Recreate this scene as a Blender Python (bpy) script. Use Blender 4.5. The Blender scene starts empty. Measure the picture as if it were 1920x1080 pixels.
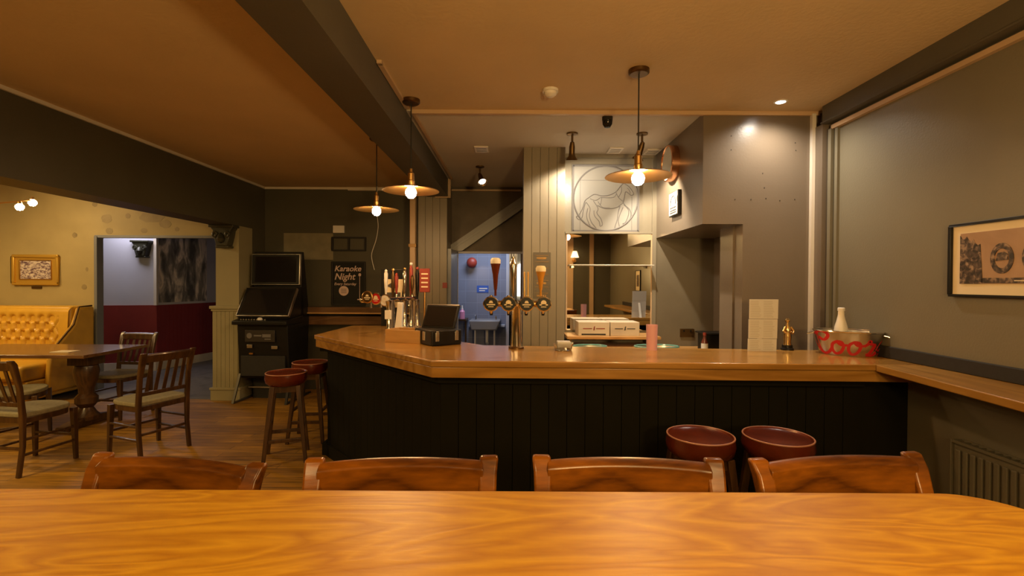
import bpy, math, random
from mathutils import Vector, Matrix
random.seed(7)
PI = math.pi
scn = bpy.context.scene
C = scn.collection

# ---------------------------------------------------------------- camera
FPX, CAMZ = 900.0, 1.55
PITCH, ROLL = math.atan(10/900.0), math.radians(0.29)
fw = Vector((0, math.cos(PITCH), -math.sin(PITCH)))
up0 = Vector((0, math.sin(PITCH), math.cos(PITCH)))
rt0 = Vector((1, 0, 0))
rt = rt0*math.cos(ROLL) + up0*math.sin(ROLL)
up = up0*math.cos(ROLL) - rt0*math.sin(ROLL)
cam = bpy.data.cameras.new('camera')
camo = bpy.data.objects.new('camera', cam); C.objects.link(camo)
mw = Matrix((rt, up, -fw)).transposed().to_4x4(); mw.translation = (0, 0, CAMZ)
camo.matrix_world = mw
cam.sensor_width = 36; cam.lens = FPX*36/1920; cam.clip_start = .02
scn.camera = camo

def ray(px, py): return fw*FPX + rt*(px-960) - up*(py-540)
def P(px, py, Y):                      # point seen at a pixel, at a real distance Y
    d = ray(px, py); return Vector((0, 0, CAMZ)) + d*(Y/d.y)
def G(px, py, z):                      # point seen at a pixel, on a level surface z
    d = ray(px, py); return Vector((0, 0, CAMZ)) + d*((z-CAMZ)/d.z)
def PX(px, py, X):                     # point seen at a pixel, on a plane x = X
    d = ray(px, py); return Vector((0, 0, CAMZ)) + d*(X/d.x)

# ---------------------------------------------------------------- world, exposure, lights
w = bpy.data.worlds.new('world'); scn.world = w; w.use_nodes = True
w.node_tree.nodes['Background'].inputs[0].default_value = (.5, .42, .34, 1)
w.node_tree.nodes['Background'].inputs[1].default_value = .03
scn.view_settings.view_transform = 'Standard'
scn.view_settings.look = 'None'
scn.view_settings.exposure = 0.25
scn.view_settings.gamma = 1.0
WARM = (1, .66, .27)
def area(name, loc, size, power, col, rot=(0, 0, 0), sizey=None):
    l = bpy.data.lights.new(name, 'AREA'); l.energy = power; l.color = col; l.size = size
    if sizey: l.shape = 'RECTANGLE'; l.size_y = sizey
    o = bpy.data.objects.new(name, l); C.objects.link(o); o.location = loc; o.rotation_euler = rot
    return o
def point(name, loc, power, col, r=.05):
    l = bpy.data.lights.new(name, 'POINT'); l.energy = power; l.color = col; l.shadow_soft_size = r
    o = bpy.data.objects.new(name, l); C.objects.link(o); o.location = loc; return o
def spot(name, loc, target, power, col, ang=60, blend=.6, r=.03):
    l = bpy.data.lights.new(name, 'SPOT'); l.energy = power; l.color = col; l.spot_size = math.radians(ang)
    l.spot_blend = blend; l.shadow_soft_size = r
    o = bpy.data.objects.new(name, l); C.objects.link(o); o.location = loc
    o.rotation_euler = (Vector(target)-Vector(loc)).to_track_quat('-Z', 'Y').to_euler(); return o
# unseen fill lights without fittings, added behind and left of the camera
area('fill_light_rear_right', (1.0, -.7, 2.7), .7, 34, WARM, (math.radians(12), 0, 0))
area('fill_light_rear_left', (-1.6, -.6, 2.7), .7, 34, WARM, (math.radians(12), 0, 0))
area('fill_light_side', (-4.7, 2.0, 2.6), .9, 80, (1, .66, .24))
spot('ceiling_fill_right', (.9, -.6, 1.75), (.7, .9, 2.9), 240, (1, .64, .24), 150, 1, .12)  # both upward spots are added only to brighten the ceiling
spot('ceiling_fill_left', (-3.2, -.4, 1.75), (-3.0, 1.0, 2.9), 26, (1, .62, .16), 140, 1, .12)
# lights of the snug at the left, the hallway beyond, the kitchenette and the bar
area('snug_light', (-7.0, 4.6, 2.8), .8, 60, (1, .68, .30))
area('hall_light', (-6.4, 7.9, 2.7), .6, 14, (.92, .88, 1))
area('kitchenette_light', (-.45, 7.6, 2.35), .5, 14, (.80, .86, 1))
point('passage_light', (.35, 9.2, 2.2), 10, (1, .9, .75), .1)
spot('downlight_beam', (1.98, 3.52, 2.885), (1.98, 3.75, 0), 62, (1, .88, .72), 150, .9, .04)
spot('spotlight_beam_column', (.60, 4.52, 2.60), (.75, 5.0, 1.9), 30, (1, .84, .62), 165, .3)
spot('spotlight_beam_panel', (1.17, 4.40, 2.62), (1.95, 5.0, 1.0), 75, (1, .84, .62), 112, .5, .015)
spot('spotlight_beam_passage', (-.36, 5.55, 2.62), (-.1, 5.0, 1.1), 16, (1, .88, .66), 90, .7)

# ---------------------------------------------------------------- materials
def nt(name):
    m = bpy.data.materials.new(name); m.use_nodes = True
    n = m.node_tree.nodes; l = m.node_tree.links
    return m, n, l, n['Principled BSDF']
def rgba(c): return (c[0], c[1], c[2], 1)
def srgb(r, g, b):
    return tuple(((v/255)/12.92 if v/255 <= .04045 else ((v/255+.055)/1.055)**2.4) for v in (r, g, b))
def paint(name, c, rough=.6, var=.12, scale=3.0, bump=.05, metallic=0, bscale=60, coat=0, c2=None, spec=.5):
    m, n, l, b = nt(name)
    tc = n.new('ShaderNodeTexCoord'); no = n.new('ShaderNodeTexNoise')
    no.inputs['Scale'].default_value = scale; no.inputs['Detail'].default_value = 5
    l.new(tc.outputs['Object'], no.inputs['Vector'])
    r = n.new('ShaderNodeValToRGB'); l.new(no.outputs['Fac'], r.inputs[0])
    r.color_ramp.elements[0].position = .3; r.color_ramp.elements[1].position = .7
    r.color_ramp.elements[0].color = rgba([v*(1-var) for v in c])
    r.color_ramp.elements[1].color = rgba(c2 if c2 else [min(1, v*(1+var)) for v in c])
    l.new(r.outputs[0], b.inputs['Base Color'])
    b.inputs['Roughness'].default_value = rough; b.inputs['Metallic'].default_value = metallic
    b.inputs['Coat Weight'].default_value = coat; b.inputs['Coat Roughness'].default_value = .15
    b.inputs['Specular IOR Level'].default_value = spec
    if bump:
        n2 = n.new('ShaderNodeTexNoise'); n2.inputs['Scale'].default_value = bscale
        l.new(tc.outputs['Object'], n2.inputs['Vector'])
        bp = n.new('ShaderNodeBump'); bp.inputs['Strength'].default_value = bump; bp.inputs['Distance'].default_value = .02
        l.new(n2.outputs['Fac'], bp.inputs['Height']); l.new(bp.outputs[0], b.inputs['Normal'])
    return m
def wood(name, c1, c2, axis='X', scale=1.0, rough=.35, coat=0, dist=2.5, fig=.5, st=.12, rings=14, spec=.5):
    m, n, l, b = nt(name)
    tc = n.new('ShaderNodeTexCoord'); mp = n.new('ShaderNodeMapping')
    s = {'X': (st, 1, 1), 'Y': (1, st, 1), 'Z': (1, 1, st)}[axis]
    mp.inputs['Scale'].default_value = [v*scale for v in s]
    l.new(tc.outputs['Object'], mp.inputs[0])
    n0 = n.new('ShaderNodeTexNoise'); n0.inputs['Scale'].default_value = 2.2; n0.inputs['Detail'].default_value = 2
    n0.inputs['Distortion'].default_value = dist*.3
    l.new(mp.outputs[0], n0.inputs['Vector'])
    mu = n.new('ShaderNodeMath'); mu.operation = 'MULTIPLY'; mu.inputs[1].default_value = rings
    l.new(n0.outputs['Fac'], mu.inputs[0])
    fr = n.new('ShaderNodeMath'); fr.operation = 'PINGPONG'; fr.inputs[1].default_value = 1
    l.new(mu.outputs[0], fr.inputs[0])
    n1 = n.new('ShaderNodeTexNoise'); n1.inputs['Scale'].default_value = 30; n1.inputs['Detail'].default_value = 6
    l.new(mp.outputs[0], n1.inputs['Vector'])
    mx = n.new('ShaderNodeMix'); mx.inputs[0].default_value = fig
    l.new(n1.outputs['Fac'], mx.inputs[2]); l.new(fr.outputs[0], mx.inputs[3])
    r = n.new('ShaderNodeValToRGB'); l.new(mx.outputs[0], r.inputs[0])
    r.color_ramp.elements[0].position = .15; r.color_ramp.elements[1].position = .85
    r.color_ramp.elements[0].color = rgba(c1); r.color_ramp.elements[1].color = rgba(c2)
    l.new(r.outputs[0], b.inputs['Base Color'])
    b.inputs['Roughness'].default_value = rough; b.inputs['Specular IOR Level'].default_value = spec
    b.inputs['Coat Weight'].default_value = coat; b.inputs['Coat Roughness'].default_value = .12
    bp = n.new('ShaderNodeBump'); bp.inputs['Strength'].default_value = .08; bp.inputs['Distance'].default_value = .01
    l.new(mx.outputs[0], bp.inputs['Height']); l.new(bp.outputs[0], b.inputs['Normal'])
    return m
def plain(name, c, rough=.5, metallic=0, emit=0, ecol=None, alpha=1, trans=0, ior=1.45, spec=.5):
    m, n, l, b = nt(name)
    tc = n.new('ShaderNodeTexCoord'); no = n.new('ShaderNodeTexNoise'); no.inputs['Scale'].default_value = 25
    l.new(tc.outputs['Object'], no.inputs['Vector'])
    mr = n.new('ShaderNodeMapRange'); mr.inputs[3].default_value = max(.01, rough*.85); mr.inputs[4].default_value = min(1, rough*1.15)
    l.new(no.outputs['Fac'], mr.inputs[0]); l.new(mr.outputs[0], b.inputs['Roughness'])
    b.inputs['Base Color'].default_value = rgba(c)
    b.inputs['Metallic'].default_value = metallic; b.inputs['Transmission Weight'].default_value = trans
    b.inputs['IOR'].default_value = ior; b.inputs['Specular IOR Level'].default_value = spec
    if emit:
        b.inputs['Emission Color'].default_value = rgba(ecol or c); b.inputs['Emission Strength'].default_value = emit
    return m
def picture(name, cols, scale=6, rough=.3, stretch=(1, 1, 1), detail=6, kind='noise', pos=None):
    m, n, l, b = nt(name)
    tc = n.new('ShaderNodeTexCoord'); mp = n.new('ShaderNodeMapping'); mp.inputs['Scale'].default_value = stretch
    l.new(tc.outputs['Object'], mp.inputs[0])
    no = n.new('ShaderNodeTexNoise'); no.inputs['Scale'].default_value = scale; no.inputs['Detail'].default_value = detail
    no.inputs['Distortion'].default_value = .6
    l.new(mp.outputs[0], no.inputs['Vector'])
    r = n.new('ShaderNodeValToRGB'); l.new(no.outputs['Fac'], r.inputs[0])
    k = len(cols)
    ps = pos or [.33+.34*i/(k-1) for i in range(k)]
    r.color_ramp.elements[0].position = ps[0]; r.color_ramp.elements[0].color = rgba(cols[0])
    r.color_ramp.elements[1].position = ps[-1]; r.color_ramp.elements[1].color = rgba(cols[-1])
    for i in range(1, k-1):
        e = r.color_ramp.elements.new(ps[i]); e.color = rgba(cols[i])
    l.new(r.outputs[0], b.inputs['Base Color']); b.inputs['Roughness'].default_value = rough
    return m
def planks(name, c1, c2, rough=.35):
    m, n, l, b = nt(name)
    tc = n.new('ShaderNodeTexCoord')
    br = n.new('ShaderNodeTexBrick'); br.inputs['Scale'].default_value = 1
    br.inputs['Brick Width'].default_value = 1.3; br.inputs['Row Height'].default_value = .09
    br.inputs['Mortar Size'].default_value = .003; br.inputs['Mortar'].default_value = rgba([v*.3 for v in c1])
    br.inputs['Color1'].default_value = rgba(c1); br.inputs['Color2'].default_value = rgba(c2)
    l.new(tc.outputs['Object'], br.inputs['Vector'])
    mp = n.new('ShaderNodeMapping'); mp.inputs['Scale'].default_value = (2, 26, 1); l.new(tc.outputs['Object'], mp.inputs[0])
    no = n.new('ShaderNodeTexNoise'); no.inputs['Scale'].default_value = 1.6; no.inputs['Detail'].default_value = 6
    l.new(mp.outputs[0], no.inputs['Vector'])
    mr = n.new('ShaderNodeMapRange'); mr.inputs[1].default_value = .3; mr.inputs[2].default_value = .7
    mr.inputs[3].default_value = .55; mr.inputs[4].default_value = 1.35; l.new(no.outputs['Fac'], mr.inputs[0])
    mx = n.new('ShaderNodeVectorMath'); mx.operation = 'SCALE'
    l.new(br.outputs['Color'], mx.inputs[0]); l.new(mr.outputs[0], mx.inputs['Scale'])
    l.new(mx.outputs[0], b.inputs['Base Color']); b.inputs['Roughness'].default_value = rough
    return m
def tiles(name, c, size=.15):
    m, n, l, b = nt(name)
    tc = n.new('ShaderNodeTexCoord'); mp = n.new('ShaderNodeMapping'); mp.inputs['Rotation'].default_value = (PI/2, 0, 0)
    l.new(tc.outputs['Object'], mp.inputs[0])
    br = n.new('ShaderNodeTexBrick'); br.offset = 0; br.inputs['Scale'].default_value = 1
    br.inputs['Brick Width'].default_value = size; br.inputs['Row Height'].default_value = size; br.inputs['Mortar Size'].default_value = .003
    br.inputs['Color1'].default_value = rgba(c); br.inputs['Color2'].default_value = rgba([v*.9 for v in c])
    br.inputs['Mortar'].default_value = rgba([v*1.25 for v in c])
    l.new(mp.outputs[0], br.inputs['Vector']); l.new(br.outputs['Color'], b.inputs['Base Color']); b.inputs['Roughness'].default_value = .25
    return m

CEIL = paint('ceiling_paint', (.56, .41, .23), .75, .05, 2, .12, bscale=45)
CEILW = paint('pale_ceiling_paint', (.52, .47, .40), .7, .04, 2, .05)
GREEN = paint('dark_olive_wall_paint', (.068, .060, .036), .5, .08, 2, .05)
GREY = paint('grey_green_wall_paint', (.205, .178, .130), .38, .06, 1.5, .04)
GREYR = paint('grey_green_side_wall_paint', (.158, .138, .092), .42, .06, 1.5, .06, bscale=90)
HOODM = paint('warm_grey_alcove_paint', (.145, .112, .080), .28, .05, 1.5, .03)
BEAM = paint('dark_beam_paint', (.080, .070, .050), .55, .1, 2, .03)
TRIMW = paint('cream_trim_paint', (.62, .56, .47), .45, .04, 4, 0)
TRIMD = paint('tan_trim_wood', (.50, .34, .20), .45, .05, 4, 0)
SNUG = paint('mustard_wall_paint', (.38, .30, .13), .6, .07, 3, .04)
SNUGP = picture('patched_plaster', [(.15, .11, .05), (.26, .20, .09), (.33, .26, .12)], 3.2, .6, pos=[.38, .46, .7])
PIER = paint('olive_pier_paint', (.27, .235, .13), .55, .06, 3, .03)
LILAC = paint('pale_blue_wall_paint', (.47, .47, .53), .6, .04, 2, 0)
BURG = paint('burgundy_boarding_paint', (.20, .020, .018), .4, .08, 3, 0)
PATCH = paint('lighter_olive_patch_paint', (.20, .17, .10), .5, .15, 7, 0)
STAIR = paint('brown_stair_panel_paint', (.105, .078, .05), .6, .2, 5, .04)
BLUEG = paint('blue_grey_gloss_paint', (.17, .18, .20), .35, .06, 3, 0)
BOARD = paint('putty_board_paint', (.215, .178, .122), .42, .05, 3, .02)
BLUET = tiles('blue_wall_tiles', (.20, .225, .31), .2)
FLOOR = planks('oiled_floor_planks', (.33, .165, .018), (.22, .105, .012), .55)
FLOORG = picture('grey_slate_floor', [(.07, .066, .062), (.13, .12, .11), (.10, .095, .09)], 5, .45)
BARP = paint('black_green_bar_paint', (.010, .009, .005), .9, .1, 3, .02, spec=.08)
OAK = wood('golden_oak_top', (.26, .12, .020), (.44, .225, .048), 'X', 1.4, .26, .4)
OAKY = wood('golden_oak_ledge', (.26, .125, .022), (.42, .22, .050), 'Y', 1.4, .3, .3)
OAKL = wood('pale_pine', (.42, .22, .07), (.55, .31, .11), 'X', 2, .4)
TABLE = wood('glossy_orange_beech', (.40, .165, .004), (.64, .34, .016), 'X', 2.4, .42, 0, 7, .45, .22, 12)
CHAIRW = wood('red_brown_glossy_wood', (.045, .011, .001), (.27, .085, .004), 'X', 3, .3, .1, 3, .4, .2, 9, .4)
DARKW = wood('dark_walnut_wood', (.030, .012, .004), (.078, .034, .010), 'Z', 3, .35, .2)
DARKT = wood('dark_table_wood', (.10, .047, .018), (.17, .085, .035), 'X', 2, .25, .4)
FABRIC = paint('olive_seat_fabric', (.21, .18, .105), .9, .15, 40, .15, bscale=300)
LEATHER = paint('oxblood_leather', (.085, .012, .003), .26, .25, 9, .06, bscale=120, coat=.1)
PIPING = paint('worn_tan_piping', (.36, .16, .09), .5, .1, 10, 0)
SOFA = paint('mustard_leather', (.62, .35, .035), .38, .08, 6, .04, bscale=90)
BRASS = plain('aged_brass', (.60, .36, .13), .3, 1)
BRASSD = plain('dark_brass', (.16, .095, .04), .4, 1)
COPPER = plain('copper', (.7, .36, .2), .25, 1)
CHROME = plain('chrome', (.78, .72, .66), .12, 1)
STEEL = plain('brushed_steel', (.55, .52, .47), .3, 1)
BLACK = plain('black_plastic', (.009, .008, .007), .4, spec=.3)
BLACKM = plain('matt_black', (.016, .014, .012), .7)
SCREEN = plain('dark_screen_glass', (.012, .010, .009), .08)
WHITE = plain('white_plastic', (.72, .68, .62), .45)
CREAM = plain('cream_paper', (.70, .58, .38), .7)
PAPER = plain('white_paper', (.58, .56, .53), .8)
INK = plain('dark_ink', (.05, .045, .04), .7)
INKG = plain('grey_ink', (.13, .12, .115), .7)
GOLD = plain('gilt_frame', (.62, .38, .06), .38, .6)
RED = plain('red_enamel', (.42, .012, .014), .4)
REDP = plain('red_paint', (.24, .03, .018), .45)
BLUES = plain('blue_sign_paint', (.03, .10, .42), .5)
PINK = plain('pink_plastic', (.62, .33, .36), .4)
MIRROR = plain('mirror_silver', (.80, .80, .78), .015, 1)
GLASS = plain('clear_glass', (.95, .97, .96), .03, 0, trans=1)
TEAL = plain('teal_glass_edge', (.12, .30, .27), .15, spec=.8)
BULB = plain('glowing_bulb', (1, .75, .45), .3, 0, 330, (1, .62, .28))
BULBS = plain('glowing_snug_bulb', (1, .8, .5), .3, 0, 120, (1, .70, .35))
LENS = plain('glowing_spot_lens', (1, .95, .85), .3, 0, 12, (1, .90, .72))
LENSD = plain('glowing_downlight_lens', (1, .97, .92), .3, 0, 25, (1, .93, .85))
SHADE = plain('glowing_lamp_shade', (.9, .7, .4), .6, 0, 3.0, (1, .68, .32))
WINDOW = plain('bright_window_pane', (.9, .95, 1), .3, 0, 2.5, (.9, .95, 1))
ALE = plain('amber_beer', (.50, .22, .03), .15, 0, spec=.8)
STOUT = plain('dark_red_ale', (.10, .018, .010), .12, spec=.8)
SEPIA = picture('sepia_foliage_print', [(.03, .022, .018), (.09, .06, .045), (.30, .20, .13)], 38, .35, detail=8, pos=[.4, .52, .66])
SEPIAS = picture('sepia_sky_print', [(.30, .18, .10), (.40, .25, .15)], 5, .35)
TOWN = picture('violet_engraving_print', [(.14, .08, .10), (.50, .42, .38), (.66, .58, .50)], 26, .4, (1, 1, 2), pos=[.42, .52, .6])
MURAL = picture('grey_mural_paint', [(.08, .077, .075), (.24, .22, .20), (.78, .68, .58), (.30, .27, .25)], 3.0, .5, (2.2, 2.2, .7), pos=[.38, .5, .62, .72])
CARD = paint('white_card', (.58, .49, .36), .7, .04, 8, 0)
BOTTLEW = plain('white_aluminium', (.72, .66, .56), .35)
PLAQUE = picture('grey_plaque_print', [(.35, .34, .31), (.50, .48, .44), (.12, .11, .10)], 14, .4, pos=[.3, .55, .62])
CURT = paint('beige_curtain_cloth', (.55, .45, .30), .8, .1, 8, 0)
RADM = paint('radiator_paint', (.13, .115, .075), .45, .04, 3, 0)

# ---------------------------------------------------------------- mesh helpers
class MB:
    def __init__(s): s.v = []; s.f = []
    def add(s, vs, fs, mat=None):
        k = len(s.v)
        s.v += [tuple(mat @ Vector(v)) if mat else tuple(v) for v in vs]
        s.f += [tuple(k+i for i in f) for f in fs]; return s
    def box(s, x0, x1, y0, y1, z0, z1, mat=None):
        v = [(x, y, z) for z in (z0, z1) for y in (y0, y1) for x in (x0, x1)]
        return s.add(v, [(0, 2, 3, 1), (4, 5, 7, 6), (0, 1, 5, 4), (2, 6, 7, 3), (0, 4, 6, 2), (1, 3, 7, 5)], mat)
    def prism(s, poly, a, b, axis='Z', mat=None):   # polygon extruded along an axis
        def q(p, t):
            return {'Z': (p[0], p[1], t), 'Y': (p[0], t, p[1]), 'X': (t, p[0], p[1])}[axis]
        n = len(poly); v = [q(p, a) for p in poly] + [q(p, b) for p in poly]
        f = [tuple(range(n))[::-1], tuple(range(n, 2*n))] + [(i, (i+1) % n, n+(i+1) % n, n+i) for i in range(n)]
        return s.add(v, f, mat)
    def bar(s, p0, p1, wx, wy, tx=None, ty=None):    # square bar between two points
        p0, p1 = Vector(p0), Vector(p1); d = (p1-p0).normalized()
        a = Vector((1, 0, 0)) if abs(d.x) < .8 else Vector((0, 0, 1))
        y = d.cross(a).normalized(); x = y.cross(d).normalized()
        v = []
        for p, u, t in ((p0, wx, wy), (p1, tx or wx, ty or wy)):
            v += [p+x*(i*u/2)+y*(j*t/2) for i, j in ((-1, -1), (1, -1), (1, 1), (-1, 1))]
        return s.add(v, [(3, 2, 1, 0), (4, 5, 6, 7)]+[(i, (i+1) % 4, 4+(i+1) % 4, 4+i) for i in range(4)])
    def tube(s, pts, r, n=10, rs=None):
        pts = [Vector(p) for p in pts]; k = len(s.v); m = len(pts)
        prev = None
        for i, p in enumerate(pts):
            d = (pts[min(i+1, m-1)]-pts[max(i-1, 0)]).normalized()
            if prev is None:
                a = Vector((0, 0, 1)) if abs(d.z) < .8 else Vector((1, 0, 0))
                x = d.cross(a).normalized()
            else:
                x = (prev - d*prev.dot(d)).normalized()
            prev = x; y = d.cross(x); rr = rs[i] if rs else r
            s.v += [tuple(p+(x*math.cos(2*PI*j/n)+y*math.sin(2*PI*j/n))*rr) for j in range(n)]
        for i in range(m-1):
            for j in range(n):
                s.f.append((k+i*n+j, k+i*n+(j+1) % n, k+(i+1)*n+(j+1) % n, k+(i+1)*n+j))
        s.f.append(tuple(k+j for j in range(n))[::-1]); s.f.append(tuple(k+(m-1)*n+j for j in range(n)))
        return s
    def lathe(s, prof, n=32, c=(0, 0, 0), mat=None, sx=1, sy=1):   # profile of (r, z)
        v = []; f = []; m = len(prof)
        for r, z in prof:
            v += [(c[0]+sx*r*math.cos(2*PI*j/n), c[1]+sy*r*math.sin(2*PI*j/n), c[2]+z) for j in range(n)]
        for i in range(m-1):
            for j in range(n):
                f.append((i*n+j, i*n+(j+1) % n, (i+1)*n+(j+1) % n, (i+1)*n+j))
        closed = prof[0] == prof[-1]
        if prof[0][0] > 1e-6 and not closed: f.append(tuple(range(n))[::-1])
        if prof[-1][0] > 1e-6 and not closed: f.append(tuple((m-1)*n+j for j in range(n)))
        return s.add(v, f, mat)
    def mesh(s, name):
        me = bpy.data.meshes.new(name); me.from_pydata(s.v, [], s.f); me.validate(); return me
def obj(name, mb, mat, parent=None, bevel=0, smooth=True, loc=None, label=None, solid=0):
    me = mb if isinstance(mb, bpy.types.Mesh) else mb.mesh(name)
    if not me.materials: me.materials.append(mat)
    import bmesh
    bm = bmesh.new(); bm.from_mesh(me); bmesh.ops.remove_doubles(bm, verts=bm.verts, dist=1e-6)
    bmesh.ops.recalc_face_normals(bm, faces=bm.faces); bm.to_mesh(me); bm.free()
    if smooth: me.shade_smooth(); me.set_sharp_from_angle(angle=math.radians(38))
    o = bpy.data.objects.new(name, me); C.objects.link(o)
    if parent: o.parent = parent
    if loc: o.location = loc
    if solid:
        q = o.modifiers.new('solid', 'SOLIDIFY'); q.thickness = solid; q.offset = 0
    if bevel:
        q = o.modifiers.new('bevel', 'BEVEL'); q.width = bevel; q.segments = 3; q.limit_method = 'ANGLE'; q.angle_limit = math.radians(40)
        q.harden_normals = False
    if label: o['label'] = label
    return o
def thing(name, label, cat, loc=(0, 0, 0), rz=0, group=None):
    o = bpy.data.objects.new(name, None); C.objects.link(o); o.location = loc; o.rotation_euler = (0, 0, rz)
    o.empty_display_size = .1
    o['label'] = label; o['category'] = cat
    if group: o['group'] = group
    return o
def tag(o, label, cat, group=None):
    o['label'] = label; o['category'] = cat
    if group: o['group'] = group
    return o
def struct(name, mb, mat, parent=None, bevel=0, label=None):
    o = obj(name, mb, mat, parent, bevel)
    if not parent: o['kind'] = 'structure'
    if label: o['label'] = label
    return o
def copy_tree(o, parent=None):
    c = o.copy(); C.objects.link(c)
    if parent: c.parent = parent
    for ch in list(o.children): copy_tree(ch, c)
    return c
def dup(root, loc, rz=0, label=None, group=None):
    c = copy_tree(root); c.location = loc; c.rotation_euler = (0, 0, rz)
    if label: c['label'] = label
    if group: c['group'] = group
    return c
def text_mesh(s, size, shear=0, ext=.0015, align='CENTER', bold=0, mat=None):
    cu = bpy.data.curves.new('lettering', 'FONT'); cu.body = s; cu.size = size; cu.shear = shear; cu.extrude = ext
    cu.align_x = align; cu.offset = bold; cu.resolution_u = 3
    to = bpy.data.objects.new('lettering', cu); C.objects.link(to)
    bpy.context.view_layer.update()
    me = bpy.data.meshes.new_from_object(to.evaluated_get(bpy.context.evaluated_depsgraph_get()))
    bpy.data.objects.remove(to)
    me.transform(Matrix.Rotation(PI/2, 4, 'X'))         # stands upright, facing -Y
    if mat: me.transform(mat)
    return me
def catmull(pts, k=6, closed=False):
    pts = [Vector(p) for p in pts]; out = []; n = len(pts)
    rng = range(n if closed else n-1)
    for i in rng:
        g = (lambda j: pts[j % n]) if closed else (lambda j: pts[max(0, min(n-1, j))])
        p0, p1, p2, p3 = g(i-1), g(i), g(i+1), g(i+2)
        for t in range(k):
            t /= k
            out.append(.5*((2*p1)+(p2-p0)*t+(2*p0-5*p1+4*p2-p3)*t*t+(3*p1-p0-3*p2+p3)*t**3))
    if closed: out.append(out[0])
    else: out.append(pts[-1])
    return out
def RZ(a): return Matrix.Rotation(a, 4, 'Z')
def RX(a): return Matrix.Rotation(a, 4, 'X')
def RY(a): return Matrix.Rotation(a, 4, 'Y')
def T(x, y, z): return Matrix.Translation((x, y, z))
def disc(r, t, n=32, c=(0, 0, 0)):    # disc facing -Y
    return MB().lathe([(0, 0), (r, 0), (r, t), (0, t)], n, mat=T(*c) @ RX(PI/2))

# ================================================================ room shell
ZC = 2.90
XR, XL = 2.42, -3.55
struct('floor', MB().box(-9, 2.6, -1.8, 6.9, -.05, 0), FLOOR)
struct('floor', MB().box(-9, -3.5, 6.28, 11, -.04, .004), FLOORG)
struct('floor', MB().box(-1.6, 2.6, 6.9, 11, -.05, 0), FLOORG)
struct('ceiling', MB().box(-3.7, 2.6, -1.8, 3.77, ZC, ZC+.06), CEIL)
struct('ceiling', MB().box(-3.7, -.95, 3.77, 7.0, ZC, ZC+.06), CEIL)
struct('ceiling', MB().box(-.95, 2.6, 3.77, 6.9, ZC-.01, ZC+.06), CEILW)
struct('ceiling', MB().box(-9, -3.7, -1.8, 6.95, 3.02, 3.08), CEILW)
struct('wall_right', MB().box(XR, XR+.1, -1.8, 5.2, 0, ZC), GREYR)
struct('wall_rear', MB().box(-9, 2.6, -1.9, -1.8, 0, 3.1), GREEN)
struct('wall_outer_left', MB().box(-9.1, -9, -1.8, 11, 0, 3.1), SNUG)
# left cross wall: dropped beam on a pier
struct('wall_left', MB().box(XL-.31, XL, -1.8, 6.9, 2.27, ZC+.12).box(XL-.31, XL, 6.56, 6.9, 0, 2.27), GREEN)
struct('trim_1', MB().box(XL, XL+.02, -1.8, 6.9, ZC-.028, ZC), TRIMW)
struct('wall_karaoke', MB().box(XL-.31, -.98, 6.9, 7.0, 0, ZC), GREEN)
struct('trim_2', MB().box(XL, -2.35, 6.87, 6.9, ZC-.03, ZC).box(-2.35, -1.25, 6.86, 6.9, ZC-.045, ZC), TRIMW)
a, b = P(532, 437, 6.895), P(622, 487, 6.895)
struct('trim_3', MB().box(a.x, b.x+.02, 6.893, 6.9, b.z, a.z), PATCH)
# pier with boarded lower half
pr = thing('trim_4', 'olive painted pier with boarded lower half', 'pier'); 
for k_ in ('label', 'category'): del pr[k_]
pr['kind'] = 'structure'
px0, px1, py0 = XL-.31, XL, 6.24
obj('shaft', MB().box(px0+.01, px1, py0, 6.56, 0, 2.27), PIER, pr)
m = MB()
for i in range(6):
    x = px0-.02+i*(.33/6); m.box(x+.002, x+.33/6-.002, py0-.025, py0, .12, 1.19)
m.box(px0-.012, px1+.006, py0-.018, 6.56, .12, 1.19)
obj('boarding', m, PIER, pr)
obj('cap_rail', MB().box(px0-.05, px1+.03, py0-.05, 6.5, 1.19, 1.23).box(px0-.035, px1+.02, py0-.035, 6.5, 1.16, 1.19), PIER, pr, .006)
obj('skirting', MB().box(px0-.04, px1+.03, py0-.04, 6.5, 0, .14).box(px0-.05, px1+.035, py0-.05, 6.5, .14, .17), PIER, pr, .005)
# centre beam
struct('trim_5', MB().box(-1.10, -.835, -1.8, 6.24, 2.66, ZC), BEAM)
m = MB().box(-.83, -.80, 2.95, 3.7, ZC-.02, ZC).box(-.79, -.765, 3.79, 6.2, ZC-.03, ZC).box(-.83, -.80, 2.93, 2.96, ZC-.02, ZC)
m.box(-.835, -.80, 6.22, 6.25, 2.66, ZC).box(-1.0, -.80, 6.22, 6.25, 2.645, 2.665)
struct('trim_6', m, TRIMD)
struct('trim_7', MB().box(-.80, 2.40, 3.765, 3.80, ZC-.03, ZC), TRIMD)
# right-hand beam and picture rail
struct('trim_8', MB().box(2.35, XR, -1.8, 3.66, 2.765, ZC).box(2.335, 2.35, -1.8, 3.66, 2.765, 2.775), BEAM)
struct('trim_9', MB().box(XR-.03, XR, -1.8, 3.62, 2.715, 2.745), TRIMD)
struct('trim_10', MB().box(2.385, XR, 3.61, 3.645, 0, 2.72).box(2.40, XR, 3.56, 3.59, 0, 2.72), GREYR)
struct('trim_11', MB().box(2.36, 2.42, 3.67, 3.785, 0, 2.77), HOODM)
struct('trim_12', MB().box(2.335, 2.365, 3.755, 3.79, 1.0, ZC-.02), TRIMW)
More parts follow.
